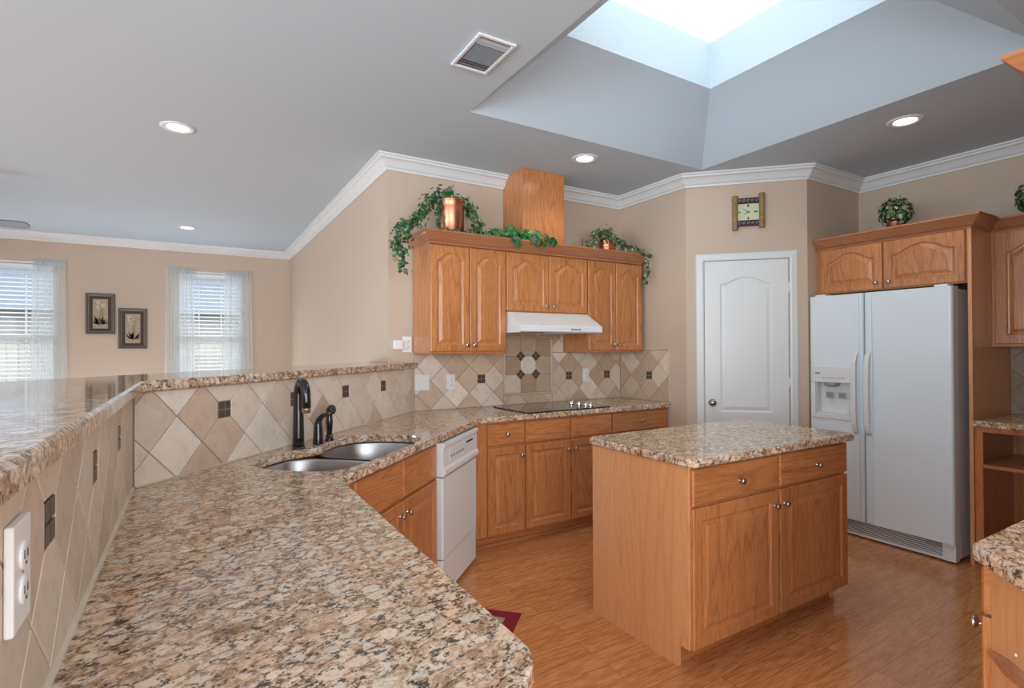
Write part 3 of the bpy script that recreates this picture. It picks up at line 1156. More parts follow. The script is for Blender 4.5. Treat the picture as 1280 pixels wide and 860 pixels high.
# ------------------------------------------------------------------ cooktop
t = thing('electric_cooktop', 'black glass electric cooktop set in the granite under the range hood', 'cooktop', (2.44, 3.46, ZG))
m = MB().prism([(-.385, -.255), (.385, -.255), (.40, -.24), (.40, .235), (.385, .25), (-.385, .25), (-.40, .235), (-.40, -.24)], 0.0005, 0.008, ease=.002)
g = m.build('glass_top', black_glass, t)
for (x, y, r) in ((-.22, -.11, .09), (-.22, .12, .075), (.06, -.11, .075), (.06, .12, .095)):
    q = MB()
    q.loops([[(x + rr * math.cos(a), y + rr * math.sin(a), .0083) for a in [2 * math.pi * k / 40 for k in range(40)]] for rr in (r, r - .004)], 0)
    q.build('burner_ring', burner_m, t)
for y in (.03, -.045, -.13, -.19):
    MB().lathe([(0, 0), (.022, 0), (.0225, .004), (.019, .02), (.017, .028), (.012, .031), (0, .031)], (.22 + (0.02 if y < 0 else 0), y, .008), 'z').build('control_knob', chrome_m, t)

# ------------------------------------------------------------------ upper cabinets, crown, vent chase, hood
YU = 3.46


def upper_cabinet(name, label, loc, rz, w, depth, z0, z1, doors, arch, group=None, fw=0.05, fwt=0.05):
    t = thing(name, label, 'cabinet', loc, rz, group)
    m = MB().box(0, 0, z0, w, depth, z1)
    m.build('body', oak_z, t)
    for (a, c, zz0, zz1, kx, kz) in doors:
        d = door_mesh(a, c, zz0, zz1, arch, fw=fw, fwt=fwt).build('door', oak_z, t)
        knob(d, kx, -.0195, kz)
    return t


dU = YB - .012 - YU
g_ = 'upper cabinets above the cooktop'
upper_cabinet('wall_cabinet', 'tall oak upper cabinet with two arched doors left of the range hood', (1.405, YU, 0), 0, 0.612, dU, 1.345, 2.115,
              [(0.006, 0.303, 1.362, 2.108, 0.277, 1.408), (0.309, 0.606, 1.362, 2.108, 0.335, 1.408)], 0.052, g_)
upper_cabinet('wall_cabinet', 'short oak upper cabinet with two arched doors directly above the range hood', (2.0175, YU, 0), 0, 0.782, dU, 1.66, 2.115,
              [(0.006, 0.388, 1.668, 2.108, 0.355, 1.712), (0.394, 0.776, 1.668, 2.108, 0.427, 1.712)], 0.058, g_)
upper_cabinet('wall_cabinet', 'tall oak upper cabinet with two arched doors right of the range hood', (2.80, YU, 0), 0, 0.615, dU, 1.345, 2.115,
              [(0.006, 0.304, 1.362, 2.108, 0.278, 1.408), (0.310, 0.609, 1.362, 2.108, 0.336, 1.408)], 0.052, g_)
ucp = [(-.02, 2.1155), (0.002, 2.1155), (0.006, 2.128), (0.018, 2.136), (0.03, 2.15), (0.048, 2.17), (0.055, 2.18), (0.06, 2.184), (0.066, 2.188), (0.066, 2.2), (-.02, 2.2)]
t = thing('cabinet_crown_moulding', 'oak crown moulding along the top of the cabinets above the cooktop', 'moulding', (2.41, 3.46, 2.115))
m = MB()
o_ = Vector((2.41, 3.46, 2.115))
pth = [(1.407, 3.775), (1.407, 3.438), (3.398, 3.438), (3.398, 3.775)]
sweep(m, [(x - o_.x, y - o_.y) for x, y in pth], [(a, z - o_.z) for a, z in ucp], mis=[1, 0, 1])
m.build('moulding', [oak_crown_x, oak_crown_y], t)
MB().box(1.43 - o_.x, 3.462 - o_.y, 2.183 - o_.z, 3.376 - o_.x, 3.775 - o_.y, 2.195 - o_.z).build('top_board', oak_x, t)
ZTOP = 2.195

m = MB()
vy = [(3.49, 2.1955), (3.49, 2.788), (3.69, 2.788), (3.69, 2.774), (3.704, 2.77), (3.708, 2.758), (3.728, 2.748), (3.744, 2.73), (3.758, 2.708), (3.772, 2.70), (3.775, 2.686), (3.786, 2.686), (3.786, 2.1955)]
m.loops([[(2.192, a, c) for a, c in vy], [(2.592, a, c) for a, c in vy]], 0, True, True)
m.box(2.192, 3.486, 2.1955, 2.212, 3.49, 2.788).box(2.576, 3.486, 2.1955, 2.592, 3.49, 2.788)
tag(m.build('vent_chase', oak_z), 'oak boxed vent chase rising from the upper cabinets to the ceiling', 'vent chase')

t = thing('range_hood', 'white under cabinet range hood with a sloping front above the cooktop', 'range hood', (2.4085, 3.5, 1.5))
hp = [(0.265, 1.6585), (-0.05, 1.6585), (-0.06, 1.655), (-0.242, 1.552), (-0.246, 1.546), (-0.246, 1.508), (-0.24, 1.503), (-0.232, 1.503), (-0.228, 1.517), (0.265, 1.517)]
m = MB()
m.loops([[(-.381, a, c - 1.5) for a, c in hp], [(.381, a, c - 1.5) for a, c in hp]], 0, True, True)
m.box(-.381, -.228, .0, -.372, .265, .017).box(.372, -.228, .0, .381, .265, .017)
hb = m.build('shell', white_m, t)
m = MB().box(-.37, -.22, .011, .37, .255, .0165)
m.build('underside', greyp_m, t)
MB().box(-.33, -.18, .004, -.06, .2, .011).build('filter', steel_m, t)
MB().box(.05, -.19, -.002, .33, .1, .011, 0, .003).build('lamp_cover', offwhite_m, t)
for i in range(5):
    MB().box(.075 + i * .019, -.2485, .019, .088 + i * .019, -.2458, .028).build('switch', dark_m, t)
MB().box(-.215, -.234, .0565, -.12, -.2335, .0580).build('nameplate', greyp_m, t)

# ------------------------------------------------------------------ island
t = thing('kitchen_island', 'freestanding oak kitchen island with two drawers and two doors under granite', 'island', (1.806, 1.558, 0))
iw, idp = 1.234, 0.632
m = MB()
side = [(0.062, 0.0), (0.062, 0.095), (0.0, 0.095), (0.0, 0.874), (idp, 0.874), (idp, 0.0)]
m.loops([[(0, a, c) for a, c in side], [(0.018, a, c) for a, c in side]], 0, True, True)
m.build('end_panel', oak_veneer, t)
m = MB()
m.loops([[(iw - .018, a, c) for a, c in side], [(iw, a, c) for a, c in side]], 0, True, True)
m.build('end_panel', oak_veneer, t)
m = MB().box(.018, 0, .095, iw - .018, .02, .874).box(.018, .02, .095, iw - .018, idp - .01, .113).box(.018, idp - .01, 0, iw - .018, idp, .874)
m.build('body', oak_z, t)
MB().box(.018, .075, 0, iw - .018, .09, .095).build('toe_kick', oak_x, t)
for (a, c, kx) in ((0.008, 0.606, 0.577), (0.625, iw - .004, 0.655)):
    d = door_mesh(a, c, 0.097, 0.696, fw=.057).build('door', oak_z, t)
    knob(d, kx, -.0195, .626)
for (a, c) in ((0.008, 0.606), (0.625, iw - .004)):
    d = drawer_mesh(a, c, 0.708, 0.862).build('drawer', oak_x, t)
    knob(d, (a + c) / 2 + .01, -.0195, .781)
m = MB()
cx0, cx1, cy0, cy1 = 1.783 - 1.806, 3.083 - 1.806, 1.512 - 1.558, 2.212 - 1.558
k = .03
m.prism([(cx0 + k, cy0), (cx1 - k, cy0), (cx1, cy0 + k), (cx1, cy1 - k), (cx1 - k, cy1), (cx0 + k, cy1), (cx0, cy1 - k), (cx0, cy0 + k)], ZG - TG + .0005, ZG, 0, ease=.006)
tag(m.build('island_top', granite, t), 'speckled granite top')

# ------------------------------------------------------------------ pantry door, casing
n_ = Vector((-1, -1, 0)).normalized()


def pantry(s_, out=0.0):
    """point on the diagonal wall at distance s_ from the alcove corner"""
    d = Vector((PB[0] - PA[0], PB[1] - PA[1], 0)).normalized()
    q = Vector((PA[0], PA[1], 0)) + d * s_ + n_ * out
    return q


ang = math.atan2(PB[1] - PA[1], PB[0] - PA[0])
s_off = (XA - 3.0) / S2
dr = thing('door_1', None, None, pantry(0.472 - s_off), ang)
dr['kind'] = 'structure'
dr['label'] = 'white two panel pantry door with an arched top panel'
dw = 1.092 - 0.472
m = MB()


def arch_door(m, w, z0, z1, y):
    # flat stiles and rails around two moulded panels
    a0, a1 = 0.118, w - .118
    pan = [(0.16, 0.74, 0.0), (0.865, 1.948, 0.055)]
    m.box(0, y, z0, a0, y + .012, z1)
    m.box(a1, y, z0, w, y + .012, z1)
    m.box(a0, y, z0, a1, y + .012, pan[0][0])
    m.box(a0, y, pan[0][1], a1, y + .012, pan[1][0])
    # top rail with the arch cut out
    N = 18
    lo = panel_loop(a0, a1, pan[1][0], pan[1][1], y, pan[1][2], N)[2:]
    for yy, fl in ((y, 0),):
        vs = [p for p in lo] + [(p[0], yy, z1) for p in lo]
        m.add(vs, [(i, i + 1, N + 1 + i + 1, N + 1 + i) for i in range(N)])
    for (b0, b1, ar) in pan:
        L = [panel_loop(a0 + i, a1 - i, b0 + i, b1 - i, yy, ar) for i, yy in ((0, y), (.010, y + .007), (.018, y + .007), (.042, y + .001), (.046, y + .001))]
        m.loops(L, 0, False, True)


arch_door(m, dw, 0.012, 2.075, -.014)
lf = m.build('door_leaf', trim_m, dr)
k = MB().lathe([(0, 0), (.03, 0), (.03, .004), (.014, .008), (.012, .022), (.02, .03), (.027, .042), (.027, .052), (.02, .06), (0, .062)], (.055, -.014, .937), '-y', 24)
k.build('door_knob', nickel_m, lf)
for z in (0.25, 1.10, 1.85):
    hg = MB().lathe([(0, 0), (.006, 0), (.006, .09), (0, .09)], (dw + .008, -.018, z - .045), 'z', 10)
    hg.box(dw - .002, -.0148, z - .045, dw + .02, -.0142, z + .045)
    hg.build('hinge', trim_m, lf)
m = MB()
cprof = [(0.0, 0.0), (0.0, -.020), (.012, -.024), (.045, -.016), (.056, -.012), (.06, 0.0)]
c_in0, c_in1, ctop = -.006, dw + .012, 2.081


def casing_ring(off):
    return [(c_in0 - off, 0.0), (c_in0 - off, ctop + off), (c_in1 + off, ctop + off), (c_in1 + off, 0.0)]


Lp = []
for off, yy in cprof:
    Lp.append([(x, yy, z) for x, z in casing_ring(off)])
vs = [p for l in Lp for p in l]
fs = []
for a in range(len(Lp)):
    b2 = (a + 1) % len(Lp)
    for i in range(3):
        fs.append((a * 4 + i, a * 4 + i + 1, b2 * 4 + i + 1, b2 * 4 + i))
m.add(vs, fs)
c = m.build('door_casing', trim_m, dr)

# ------------------------------------------------------------------ wall clock on the pantry wall
t = thing('wall_clock', 'small square wall clock with carved gold side rolls above the pantry door', 'clock', pantry(0.805 - s_off, .002) + Vector((0, 0, 2.46)), ang)
for sx, dz in ((-.099, -.007), (.099, .007)):
    m = MB()
    m.lathe([(0, -.137), (.020, -.137), (.0225, -.13), (.0225, -.11), (.0205, -.107), (.022, -.06), (.0205, -.055), (.022, 0), (.0205, .005), (.022, .06), (.0205, .065), (.022, .107), (.0225, .13), (.020, .137), (0, .137)], (sx, -.0235, dz), 'z', 16)
    m.build('roll', gold_m, t)
MB().box(-.085, -.022, .066, .085, -.002, .112).build('scroll_panel', plum_m, t)
MB().box(-.085, -.022, -.112, .085, -.002, -.066).build('scroll_panel', plum_m, t)
for z in (.089, -.089):
    m = MB()
    for i in range(5):
        x = -.064 + i * .032
        m.tube([(x + .012 * math.cos(a) * (1 - a / 9), -.0225, z + .012 * math.sin(a) * (1 - a / 9)) for a in [j * .6 for j in range(11)]], .0018, 6)
    m.build('scrollwork', silver_pat, t)
d = MB().box(-.085, -.016, -.066, .085, -.002, .066).build('dial', face_m, t)
for (x, z, w, h) in ((0.0, .050, .006, .010), (.056, 0, .011, .005), (0, -.050, .005, .010), (-.064, 0, .009, .004)):
    MB().box(x - w, -.0175, z - h, x + w, -.016, z + h).build('hour_mark', ink_m, d)


def hand(a, L, w):
    dx, dz = math.sin(a), math.cos(a)
    px, pz = dz, -dx
    m = MB()
    b0 = [(-px * w - dx * .01, -pz * w - dz * .01), (px * w - dx * .01, pz * w - dz * .01), (px * w * .4 + dx * L, pz * w * .4 + dz * L), (-px * w * .4 + dx * L, -pz * w * .4 + dz * L)]
    m.loops([[(x, yy, z) for x, z in b0] for yy in (-.0175, -.019)], 0, True, True)
    m.build('hand', ink_m, d)


hand(math.radians(-118), .036, .0035)
hand(math.radians(-55), .05, .003)

# ------------------------------------------------------------------ refrigerator and its cabinets
t = thing('refrigerator', 'white side by side refrigerator with an ice dispenser in the left door', 'refrigerator', (4.108, 2.352, 0), math.radians(-90))
fw_, fs_ = 0.908, 0.388
MB().box(.004, .092, .02, fw_ - .004, .70, 1.755, 0, .006).build('body', white_m, t)
MB().box(.006, .088, .13, fw_ - .006, .094, 1.75).build('gasket', dark_m, t)


def rounded_door(m, x0, x1, z0, z1, hole=None):
    # a door with soft vertical edges; an optional rectangular opening (x0,x1,z0,z1)
    r = .018
    prof = [(x0, .088)]
    for k in range(5):
        a = math.pi / 2 * k / 4
        prof.append((x0 + r - r * math.cos(a), r - r * math.sin(a)))
    for k in range(5):
        a = math.pi / 2 * k / 4
        prof.append((x1 - r + r * math.sin(a), r - r * math.cos(a)))
    prof.append((x1, .088))
    if not hole:
        m.loops([[(x, y, z) for x, y in prof] for z in (z0, z1)], 0, True, True)
    else:
        hx0, hx1, hz0, hz1 = hole
        m.loops([[(x, y, z) for x, y in prof] for z in (z0, hz0)], 0, True, True)
        m.loops([[(x, y, z) for x, y in prof] for z in (hz1, z1)], 0, True, True)
        lp = [p for p in prof if p[0] <= x0 + r + 1e-6] + [(hx0, 0), (hx0, .088)]
        m.loops([[(x, y, z) for x, y in lp] for z in (hz0, hz1)], 0, True, True)
        rp = [(hx1, .088), (hx1, 0)] + [p for p in prof if p[0] >= x1 - r - 1e-6]
        m.loops([[(x, y, z) for x, y in rp] for z in (hz0, hz1)], 0, True, True)
        m.box(hx0, .07, hz0, hx1, .088, hz1)


DX0, DX1, DZa, DZb = .05, .300, .875, 1.115
m = MB()
rounded_door(m, 0.0, fs_ - .004, .128, 1.768, (DX0, DX1, DZa, DZb))
fd = m.build('freezer_door', fridge_m, t)
m = MB()
rounded_door(m, fs_ + .004, fw_, .128, 1.768)
rd = m.build('fridge_door', fridge_m, t)
# dispenser frame, control strip, cavity
m = MB()
m.box(.014, -.013, DZb, .325, .0, 1.235, 0, .005).box(.014, -.013, .845, DX0, 0, DZb, 0, .004).box(DX1, -.013, .845, .325, 0, DZb, 0, .004).box(DX0, -.013, .845, DX1, .0, DZa, 0, .004)
df = m.build('dispenser', offwhite_m, fd)
m = MB()
m.box(DX0 + .002, .0, DZa + .001, DX0 + .006, .066, DZb - .001).box(DX1 - .006, .0, DZa + .001, DX1 - .002, .066, DZb - .001).box(DX0 + .006, .06, DZa + .001, DX1 - .006, .066, DZb - .001)
m.box(DX0 + .006, -.008, DZa + .001, DX1 - .006, .06, DZa + .012)
m.build('recess', offwhite_m, df)
m = MB()
m.lathe([(0, 0), (.055, 0), (.05, .022), (.03, .03), (0, .03)], (.15, .03, DZb - .002), '-z', 20)
m.build('ice_chute', greyp_m, df)
for x in (.135, .225):
    MB().box(x - .024, .022, 1.0, x + .024, .03, 1.042, 0, .004).build('paddle', greyp_m, df)
m = MB().box(.05, -.0142, 1.18, .085, -.0130, 1.187)
m.build('logo', dark_m, df)
m = MB()
for i in range(5):
    m.box(.10 + i * .035, -.0142, 1.148, .125 + i * .035, -.0130, 1.153)
m.build('button_row', greyp_m, df)
# handles: full height trim strips with a bowed grip
for x, par, sg in ((.345, fd, -1), (.428, rd, 1)):
    m = MB()
    m.box(x - .018, -.010, .14, x + .018, 0.0, 1.76, 0, .004)
    tr = m.build('handle_trim', fridge_m, par)
    pts = [(x, -.008, .755), (x, -.03, .775), (x, -.05, .83), (x, -.056, .95), (x, -.056, 1.15), (x, -.05, 1.27), (x, -.03, 1.325), (x, -.008, 1.345)]
    m = MB()
    L = []
    for (a, b_, c) in pts:
        L.append([(a - .015, b_ - .006, c), (a + .015, b_ - .006, c), (a + .015, b_ + .008, c), (a - .015, b_ + .008, c)])
    m.loops(L, 0, True, True)
    m.build('handle', offwhite_m, par)
m = MB()
m.box(.006, .035, .012, fw_ - .006, .06, .03).box(.006, .035, .115, fw_ - .006, .06, .124)
m.box(fw_ - .075, .03, .012, fw_ - .004, .09, .124)
for i in range(6):
    m.box(.006, .035, .036 + i * .0135, fw_ - .07, .055, .0415 + i * .0135)
gr = m.build('grille', white_m, t)
MB().box(.006, .058, .012, fw_ - .07, .066, .122).build('grille_backing', dark_m, gr)
MB().box(fw_ - .165, .032, .088, fw_ - .08, .036, .108).build('nameplate', greyp_m, gr)
for x in (.03, .8):
    MB().box(x, .03, 1.768, x + .075, .13, 1.784, 0, .004).build('hinge_cover', white_m, t)
for x in (.03, fw_ - .03):
    MB().lathe([(0, 0), (.015, 0), (.015, .021), (0, .021)], (x, .1, 0), 'z', 12).build('foot', dark_m, t)
    MB().lathe([(0, 0), (.015, 0), (.015, .021), (0, .021)], (x, .62, 0), 'z', 12).build('foot', dark_m, t)

XC = 4.235                        # front of the cabinets round the refrigerator
t = upper_cabinet('wall_cabinet', 'wide short oak cabinet with two arched doors above the refrigerator', (XC, 2.358, 0), math.radians(-90), 0.95, XR - XC - .003, 1.79, 2.135,
                  [(0.035, 0.468, 1.797, 2.13, 0.432, 1.842), (0.478, 0.944, 1.797, 2.13, 0.514, 1.842)], 0.06, fw=.055, fwt=.042)
m = MB().box(XC - .002, 1.386, 0.0, XR - .003, 1.4065, 2.135)
tag(m.build('tall_end_panel', oak_veneer), 'full height oak side panel between the refrigerator and the right counter', 'panel')
t = upper_cabinet('wall_cabinet', 'oak upper cabinet with a tall arched door at the right edge beside the refrigerator panel', (4.55, 1.385, 0), math.radians(-90), 0.96, XR - 4.55 - .003, 1.38, 2.135,
                  [(0.022, 0.47, 1.397, 2.125, 0.44, 1.44), (0.48, 0.93, 1.397, 2.125, 0.51, 1.44)], 0.075, fw=.06, fwt=.055)
rcp = [(a, z + .02) for a, z in ucp]
t = thing('cabinet_crown_moulding', 'oak crown moulding stepping along the tops of the cabinets on the refrigerator wall', 'moulding', (XC, 1.9, 2.135))
m = MB()
o_ = Vector((XC, 1.9, 2.135))
pth = [(XC - .002, 2.357), (XC - .002, 1.388), (4.548, 1.388), (4.548, .425)]
sweep(m, [(x - o_.x, y - o_.y) for x, y in pth], [(a, z - o_.z) for a, z in rcp], mis=[1, 0, 1])
m.build('moulding', [oak_crown_x, oak_crown_y], t)
MB().box(XC + .02 - o_.x, 1.41 - o_.y, 2.2 - o_.z, XR - .003 - o_.x, 2.355 - o_.y, 2.212 - o_.z).build('top_board', oak_y, t)
MB().box(4.57 - o_.x, .44 - o_.y, 2.2 - o_.z, XR - .003 - o_.x, 1.40 - o_.y, 2.212 - o_.z).build('top_board', oak_y, t)

# right counter and the open shelf cabinet below it
m = MB().prism([(4.222, 0.42), (4.868, 0.42), (4.868, 1.384), (4.222, 1.384)], ZG - TG, ZG, 0, ease=.005)
tag(m.build('granite_countertop', granite), 'granite countertop over the open shelves right of the refrigerator', 'countertop')
t = thing('open_shelf_cabinet', 'open oak base cabinet with a middle shelf right of the refrigerator', 'cabinet', (4.25, 1.384, 0), math.radians(-90))
ow = 0.94
m = MB()
m.box(0, .0, .09, .04, .02, .874).box(ow - .04, 0, .09, ow, .02, .874).box(.04, 0, .845, ow - .04, .02, .874).box(.04, 0, .09, ow - .04, .02, .12)
m.build('face_frame', oak_z, t)
m = MB()
m.box(0, .02, .09, .018, .60, .874).box(ow - .018, .02, .09, ow, .60, .874).box(.018, .59, .09, ow - .018, .60, .874).box(.018, .02, .1, ow - .018, .59, .118)
m.build('body', oak_z, t)
MB().box(.019, .004, .62, ow - .019, .589, .641).build('shelf', oak_x, t)
MB().box(0, .06, 0, ow, .075, .09).build('toe_kick', oak_x, t)

# near right counter with a clipped corner, its cabinet, and the tall cabinet next to it
c_off = 1.06
m = MB().prism([(1.2, -.125), (2.008, -.125), (2.008, .53), (1.604, .53), (1.585, .522), (1.2, 1.2 - c_off)], ZG - TG, ZG, 0, ease=.006)
tag(m.build('granite_countertop', granite), 'granite counter corner with a clipped end at the bottom right of the view', 'countertop')
t = thing('corner_cabinet', 'oak base cabinet with an angled end panel at the bottom right of the view', 'cabinet', (1.7, .2, 0))
o_ = Vector((1.7, .2, 0))


def P(x, y):
    return (x - o_.x, y - o_.y)


m = MB().prism([P(1.25, -.125), P(2.005, -.125), P(2.005, .492), P(1.594, .492), P(1.25, .148)], .095, .874)
m.build('body', oak_veneer, t)
MB().prism([P(1.3, -.12), P(2.0, -.12), P(2.0, .42), P(1.56, .42), P(1.3, .16)], 0, .0945).build('toe_kick', oak_x, t)


def flipdoor(a, c, z0, z1, kind):
    m = door_mesh(a, c, z0, z1) if kind == 'door' else drawer_mesh(a, c, z0, z1)
    m.v = [(-x, -y, z) for x, y, z in m.v]
    o = m.build(kind, oak_z if kind == 'door' else oak_x, t)
    o.location = (0, .492 - o_.y, 0)
    return o


d = flipdoor(-(2.0 - o_.x), -(1.597 - o_.x), .1, .748, 'door')
k = MB().lathe([(0, 0), (.0096, 0), (.0085, .003), (.0055, .006), (.005, .014), (.011, .018), (.0155, .0225), (.015, .026), (.0093, .0295), (0, .031)], (1.63 - o_.x, .0195, .715), 'y', 18)
k.build('knob', nickel_m, d)
flipdoor(-(2.0 - o_.x), -(1.597 - o_.x), .756, .866, 'drawer')
# rail strip and a screw cover on the angled end panel
m = MB()
e0, e1 = (1.588, .486), (1.27, .168)
nn = Vector((-.7071, .7071))
ring = []
for (x, y), z0, z1 in ((e0, .674, .680), ((1.55, .448), .655, .690), (e1, .655, .690)):
    ring.append([P(x, y) + (z0,), P(x + nn.x * .014, y + nn.y * .014) + (z0 + .004,), P(x + nn.x * .014, y + nn.y * .014) + (z1 - .004,), P(x, y) + (z1,)])
m.loops(ring, 0, True, True)
m.build('rail', oak_crown_x, t)
MB().lathe([(0, 0), (.004, 0), (.003, .002), (0, .0025)], P(1.535, .433) + (.712,), Vector((-1, 1, 0)), 12).build('screw_cover', plastic_m, t)
t = thing('tall_cabinet', 'tall oak cabinet whose crown moulding pokes in at the top right edge', 'cabinet', (2.3, .2, 0))
o_ = Vector((2.3, .2, 0))
m = MB().box(2.014 - o_.x, -.125 - o_.y, 0, 2.6 - o_.x, .5 - o_.y, 2.115)
m.build('body', oak_z, t)
m = MB()
sweep(m, [P(2.598, .502), P(2.013, .502), P(2.013, -.12)][::-1], [(-a if False else a, z) for a, z in ucp]) if False else None
m = MB()
# outward side must lie to the right of travel: walk from the wall corner northwards along x = 2.013 reversed
pp = [P(2.598, .502), P(2.013, .502), P(2.013, -.12)]
rings = []
for i, p in enumerate(pp):
    mv = [Vector((0, 1)), Vector((-1, 1)), Vector((-1, 0))][i]
    rings.append([(p[0] + mv.x * a, p[1] + mv.y * a, z) for a, z in ucp])
for i in range(2):
    m.loops([rings[i], rings[i + 1]], 0, i == 0, i == 1)
m.build('crown_moulding', oak_crown_y, t)
d = door_mesh(2.03 - o_.x, 2.58 - o_.x, .12, 2.09, .08)
d.v = [(-x, -y, z) for x, y, z in d.v]
d = d.build('door', oak_z, t)
d.location = (2.31 * 2 - 2.3 * 2 - .01, .5 - o_.y, 0)

# ------------------------------------------------------------------ outlets and switches


def plate(name, label, cat, loc, rz, w, h, kind, th=.0065):
    """built facing -y in its own frame"""
    t = thing(name, label, cat, loc, rz)
    MB().box(-w / 2, -th, -h / 2, w / 2, 0.0, h / 2, 0, .0025).build('cover_plate', plastic_m, t)
    dd = th - .0065
    if kind == 'switch':
        for x in (-w / 4, w / 4):
            MB().box(x - .016, -.0105, -.032, x + .016, -.006, .032, 0, .002).build('rocker', plastic_m, t)
    else:
        for z in (-.02, .02):
            b = MB().lathe([(0, 0), (.0165, 0), (.0165, .0025), (.015, .0035), (0, .0035)], (0, -.0058 - dd, z), '-y', 20).build('socket', plastic_m, t)
            s_ = MB()
            s_.box(-.0075, -.0098 - dd, z - .004, -.0055, -.0092 - dd, z + .006).box(.0055, -.0098 - dd, z - .004, .0075, -.0092 - dd, z + .005).box(-.002, -.0098 - dd, z - .011, .002, -.0092 - dd, z - .008)
            s_.build('slot', dark_m, b)
        MB().lathe([(0, 0), (.003, 0), (.002, .001), (0, .0012)], (0, -.0058 - dd, 0), '-y', 10).build('screw', nickel_m, t)
    return t


yt = YB - .0098
plate('light_switch', 'double white rocker switch plate on the tile at the left end of the back wall', 'switch', (1.475, yt, 1.126), 0, .118, .118, 'switch')
plate('wall_outlet', 'white duplex outlet on the tile left of the cooktop, beside the double switch', 'outlet', (1.712, yt, 1.124), 0, .07, .118, 'outlet')
plate('wall_outlet', 'white duplex outlet on the tile right of the medallion', 'outlet', (3.042, yt, 1.139), 0, .07, .118, 'outlet')
plate('wall_outlet', 'white duplex outlet on the near left half wall under the bar', 'outlet', (XT + .0008, .816, 1.13), math.radians(90), .072, .122, 'outlet', .009)
t = plate('wall_outlet', 'white duplex outlet on the painted wall above the end of the bar', 'outlet', (1.362, YB - .0005, 1.415), 0, .07, .118, 'outlet')
t = thing('plug_adapter', 'white boxy plug in adapter left of the outlet above the bar end', 'adapter', (1.290, YB - .0005, 1.412))
m = MB().box(-.034, -.03, -.034, .034, 0, .034, 0, .004)
m.build('case', plastic_m, t)
MB().box(.034, -.014, -.012, .040, -.002, .012).build('prong_base', greyp_m, t)

# ------------------------------------------------------------------ ceiling lights and air vent
for (x, y, lab) in ((-0.085, 3.958, 'round recessed ceiling light nearest on the left, over the bar'),
                    (-0.061, 7.177, 'round recessed ceiling light far back by the living room windows'),
                    (2.493, 3.093, 'round recessed ceiling light in front of the oak vent chase'),
                    (3.805, 1.567, 'round recessed ceiling light near the refrigerator')):
    t = thing('recessed_light', lab, 'ceiling light', (x, y, H), 0, 'recessed ceiling lights')
    MB().lathe([(.098, 0), (.097, -.004), (.085, -.0075), (.066, -.006), (.06, -.001), (.06, 0)], (0, 0, -.0005), 'z', 32).build('trim_ring', trim_m, t)
    MB().lathe([(0, 0), (.06, 0), (.058, -.003), (0, -.0035)], (0, 0, -.0006), 'z', 24).build('lamp_face', lamp_m, t)
    l = bpy.data.lights.new('lamp_bulb', 'SPOT')
    l.energy = 7
    l.color = (1.0, 0.86, 0.70)
    l.spot_size = math.radians(130)
    l.spot_blend = 0.6
    l.shadow_soft_size = 0.05
    lo_ = bpy.data.objects.new('lamp_bulb', l)
    lo_.parent = t
    lo_.location = (0, 0, -.03)
    COL.objects.link(lo_)

t = thing('air_vent', 'rectangular white air supply vent in the ceiling beside the skylight well', 'vent', (1.185, 2.235, H))
m = MB()
vx, vy_ = .098, .152
for (a0, b0, a1, b1) in ((-vx, -vy_, vx, -vy_ + .016), (-vx, vy_ - .016, vx, vy_), (-vx, -vy_ + .016, -vx + .016, vy_ - .016), (vx - .016, -vy_ + .016, vx, vy_ - .016)):
    m.box(a0, b0, -.012, a1, b1, -.0008, 0, .003)
m.build('frame', trim_m, t)
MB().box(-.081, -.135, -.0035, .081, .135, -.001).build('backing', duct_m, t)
for (yy, sg) in ((-.108, 1), (-.088, 1), (.088, -1), (.108, -1)):
    m = MB()
    m.add([(-.08, yy - .012 * sg, -.004), (.08, yy - .012 * sg, -.004), (.08, yy + .006 * sg, -.011), (-.08, yy + .006 * sg, -.011)], [(0, 1, 2, 3)])
    m.build('louver', vent_m, t)
for i in range(17):
    x = -.076 + i * .0095
    m = MB().box(x - .001, -.075, -.0085, x + .001, .075, -.004)
    m.build('slat', vent_m, t)

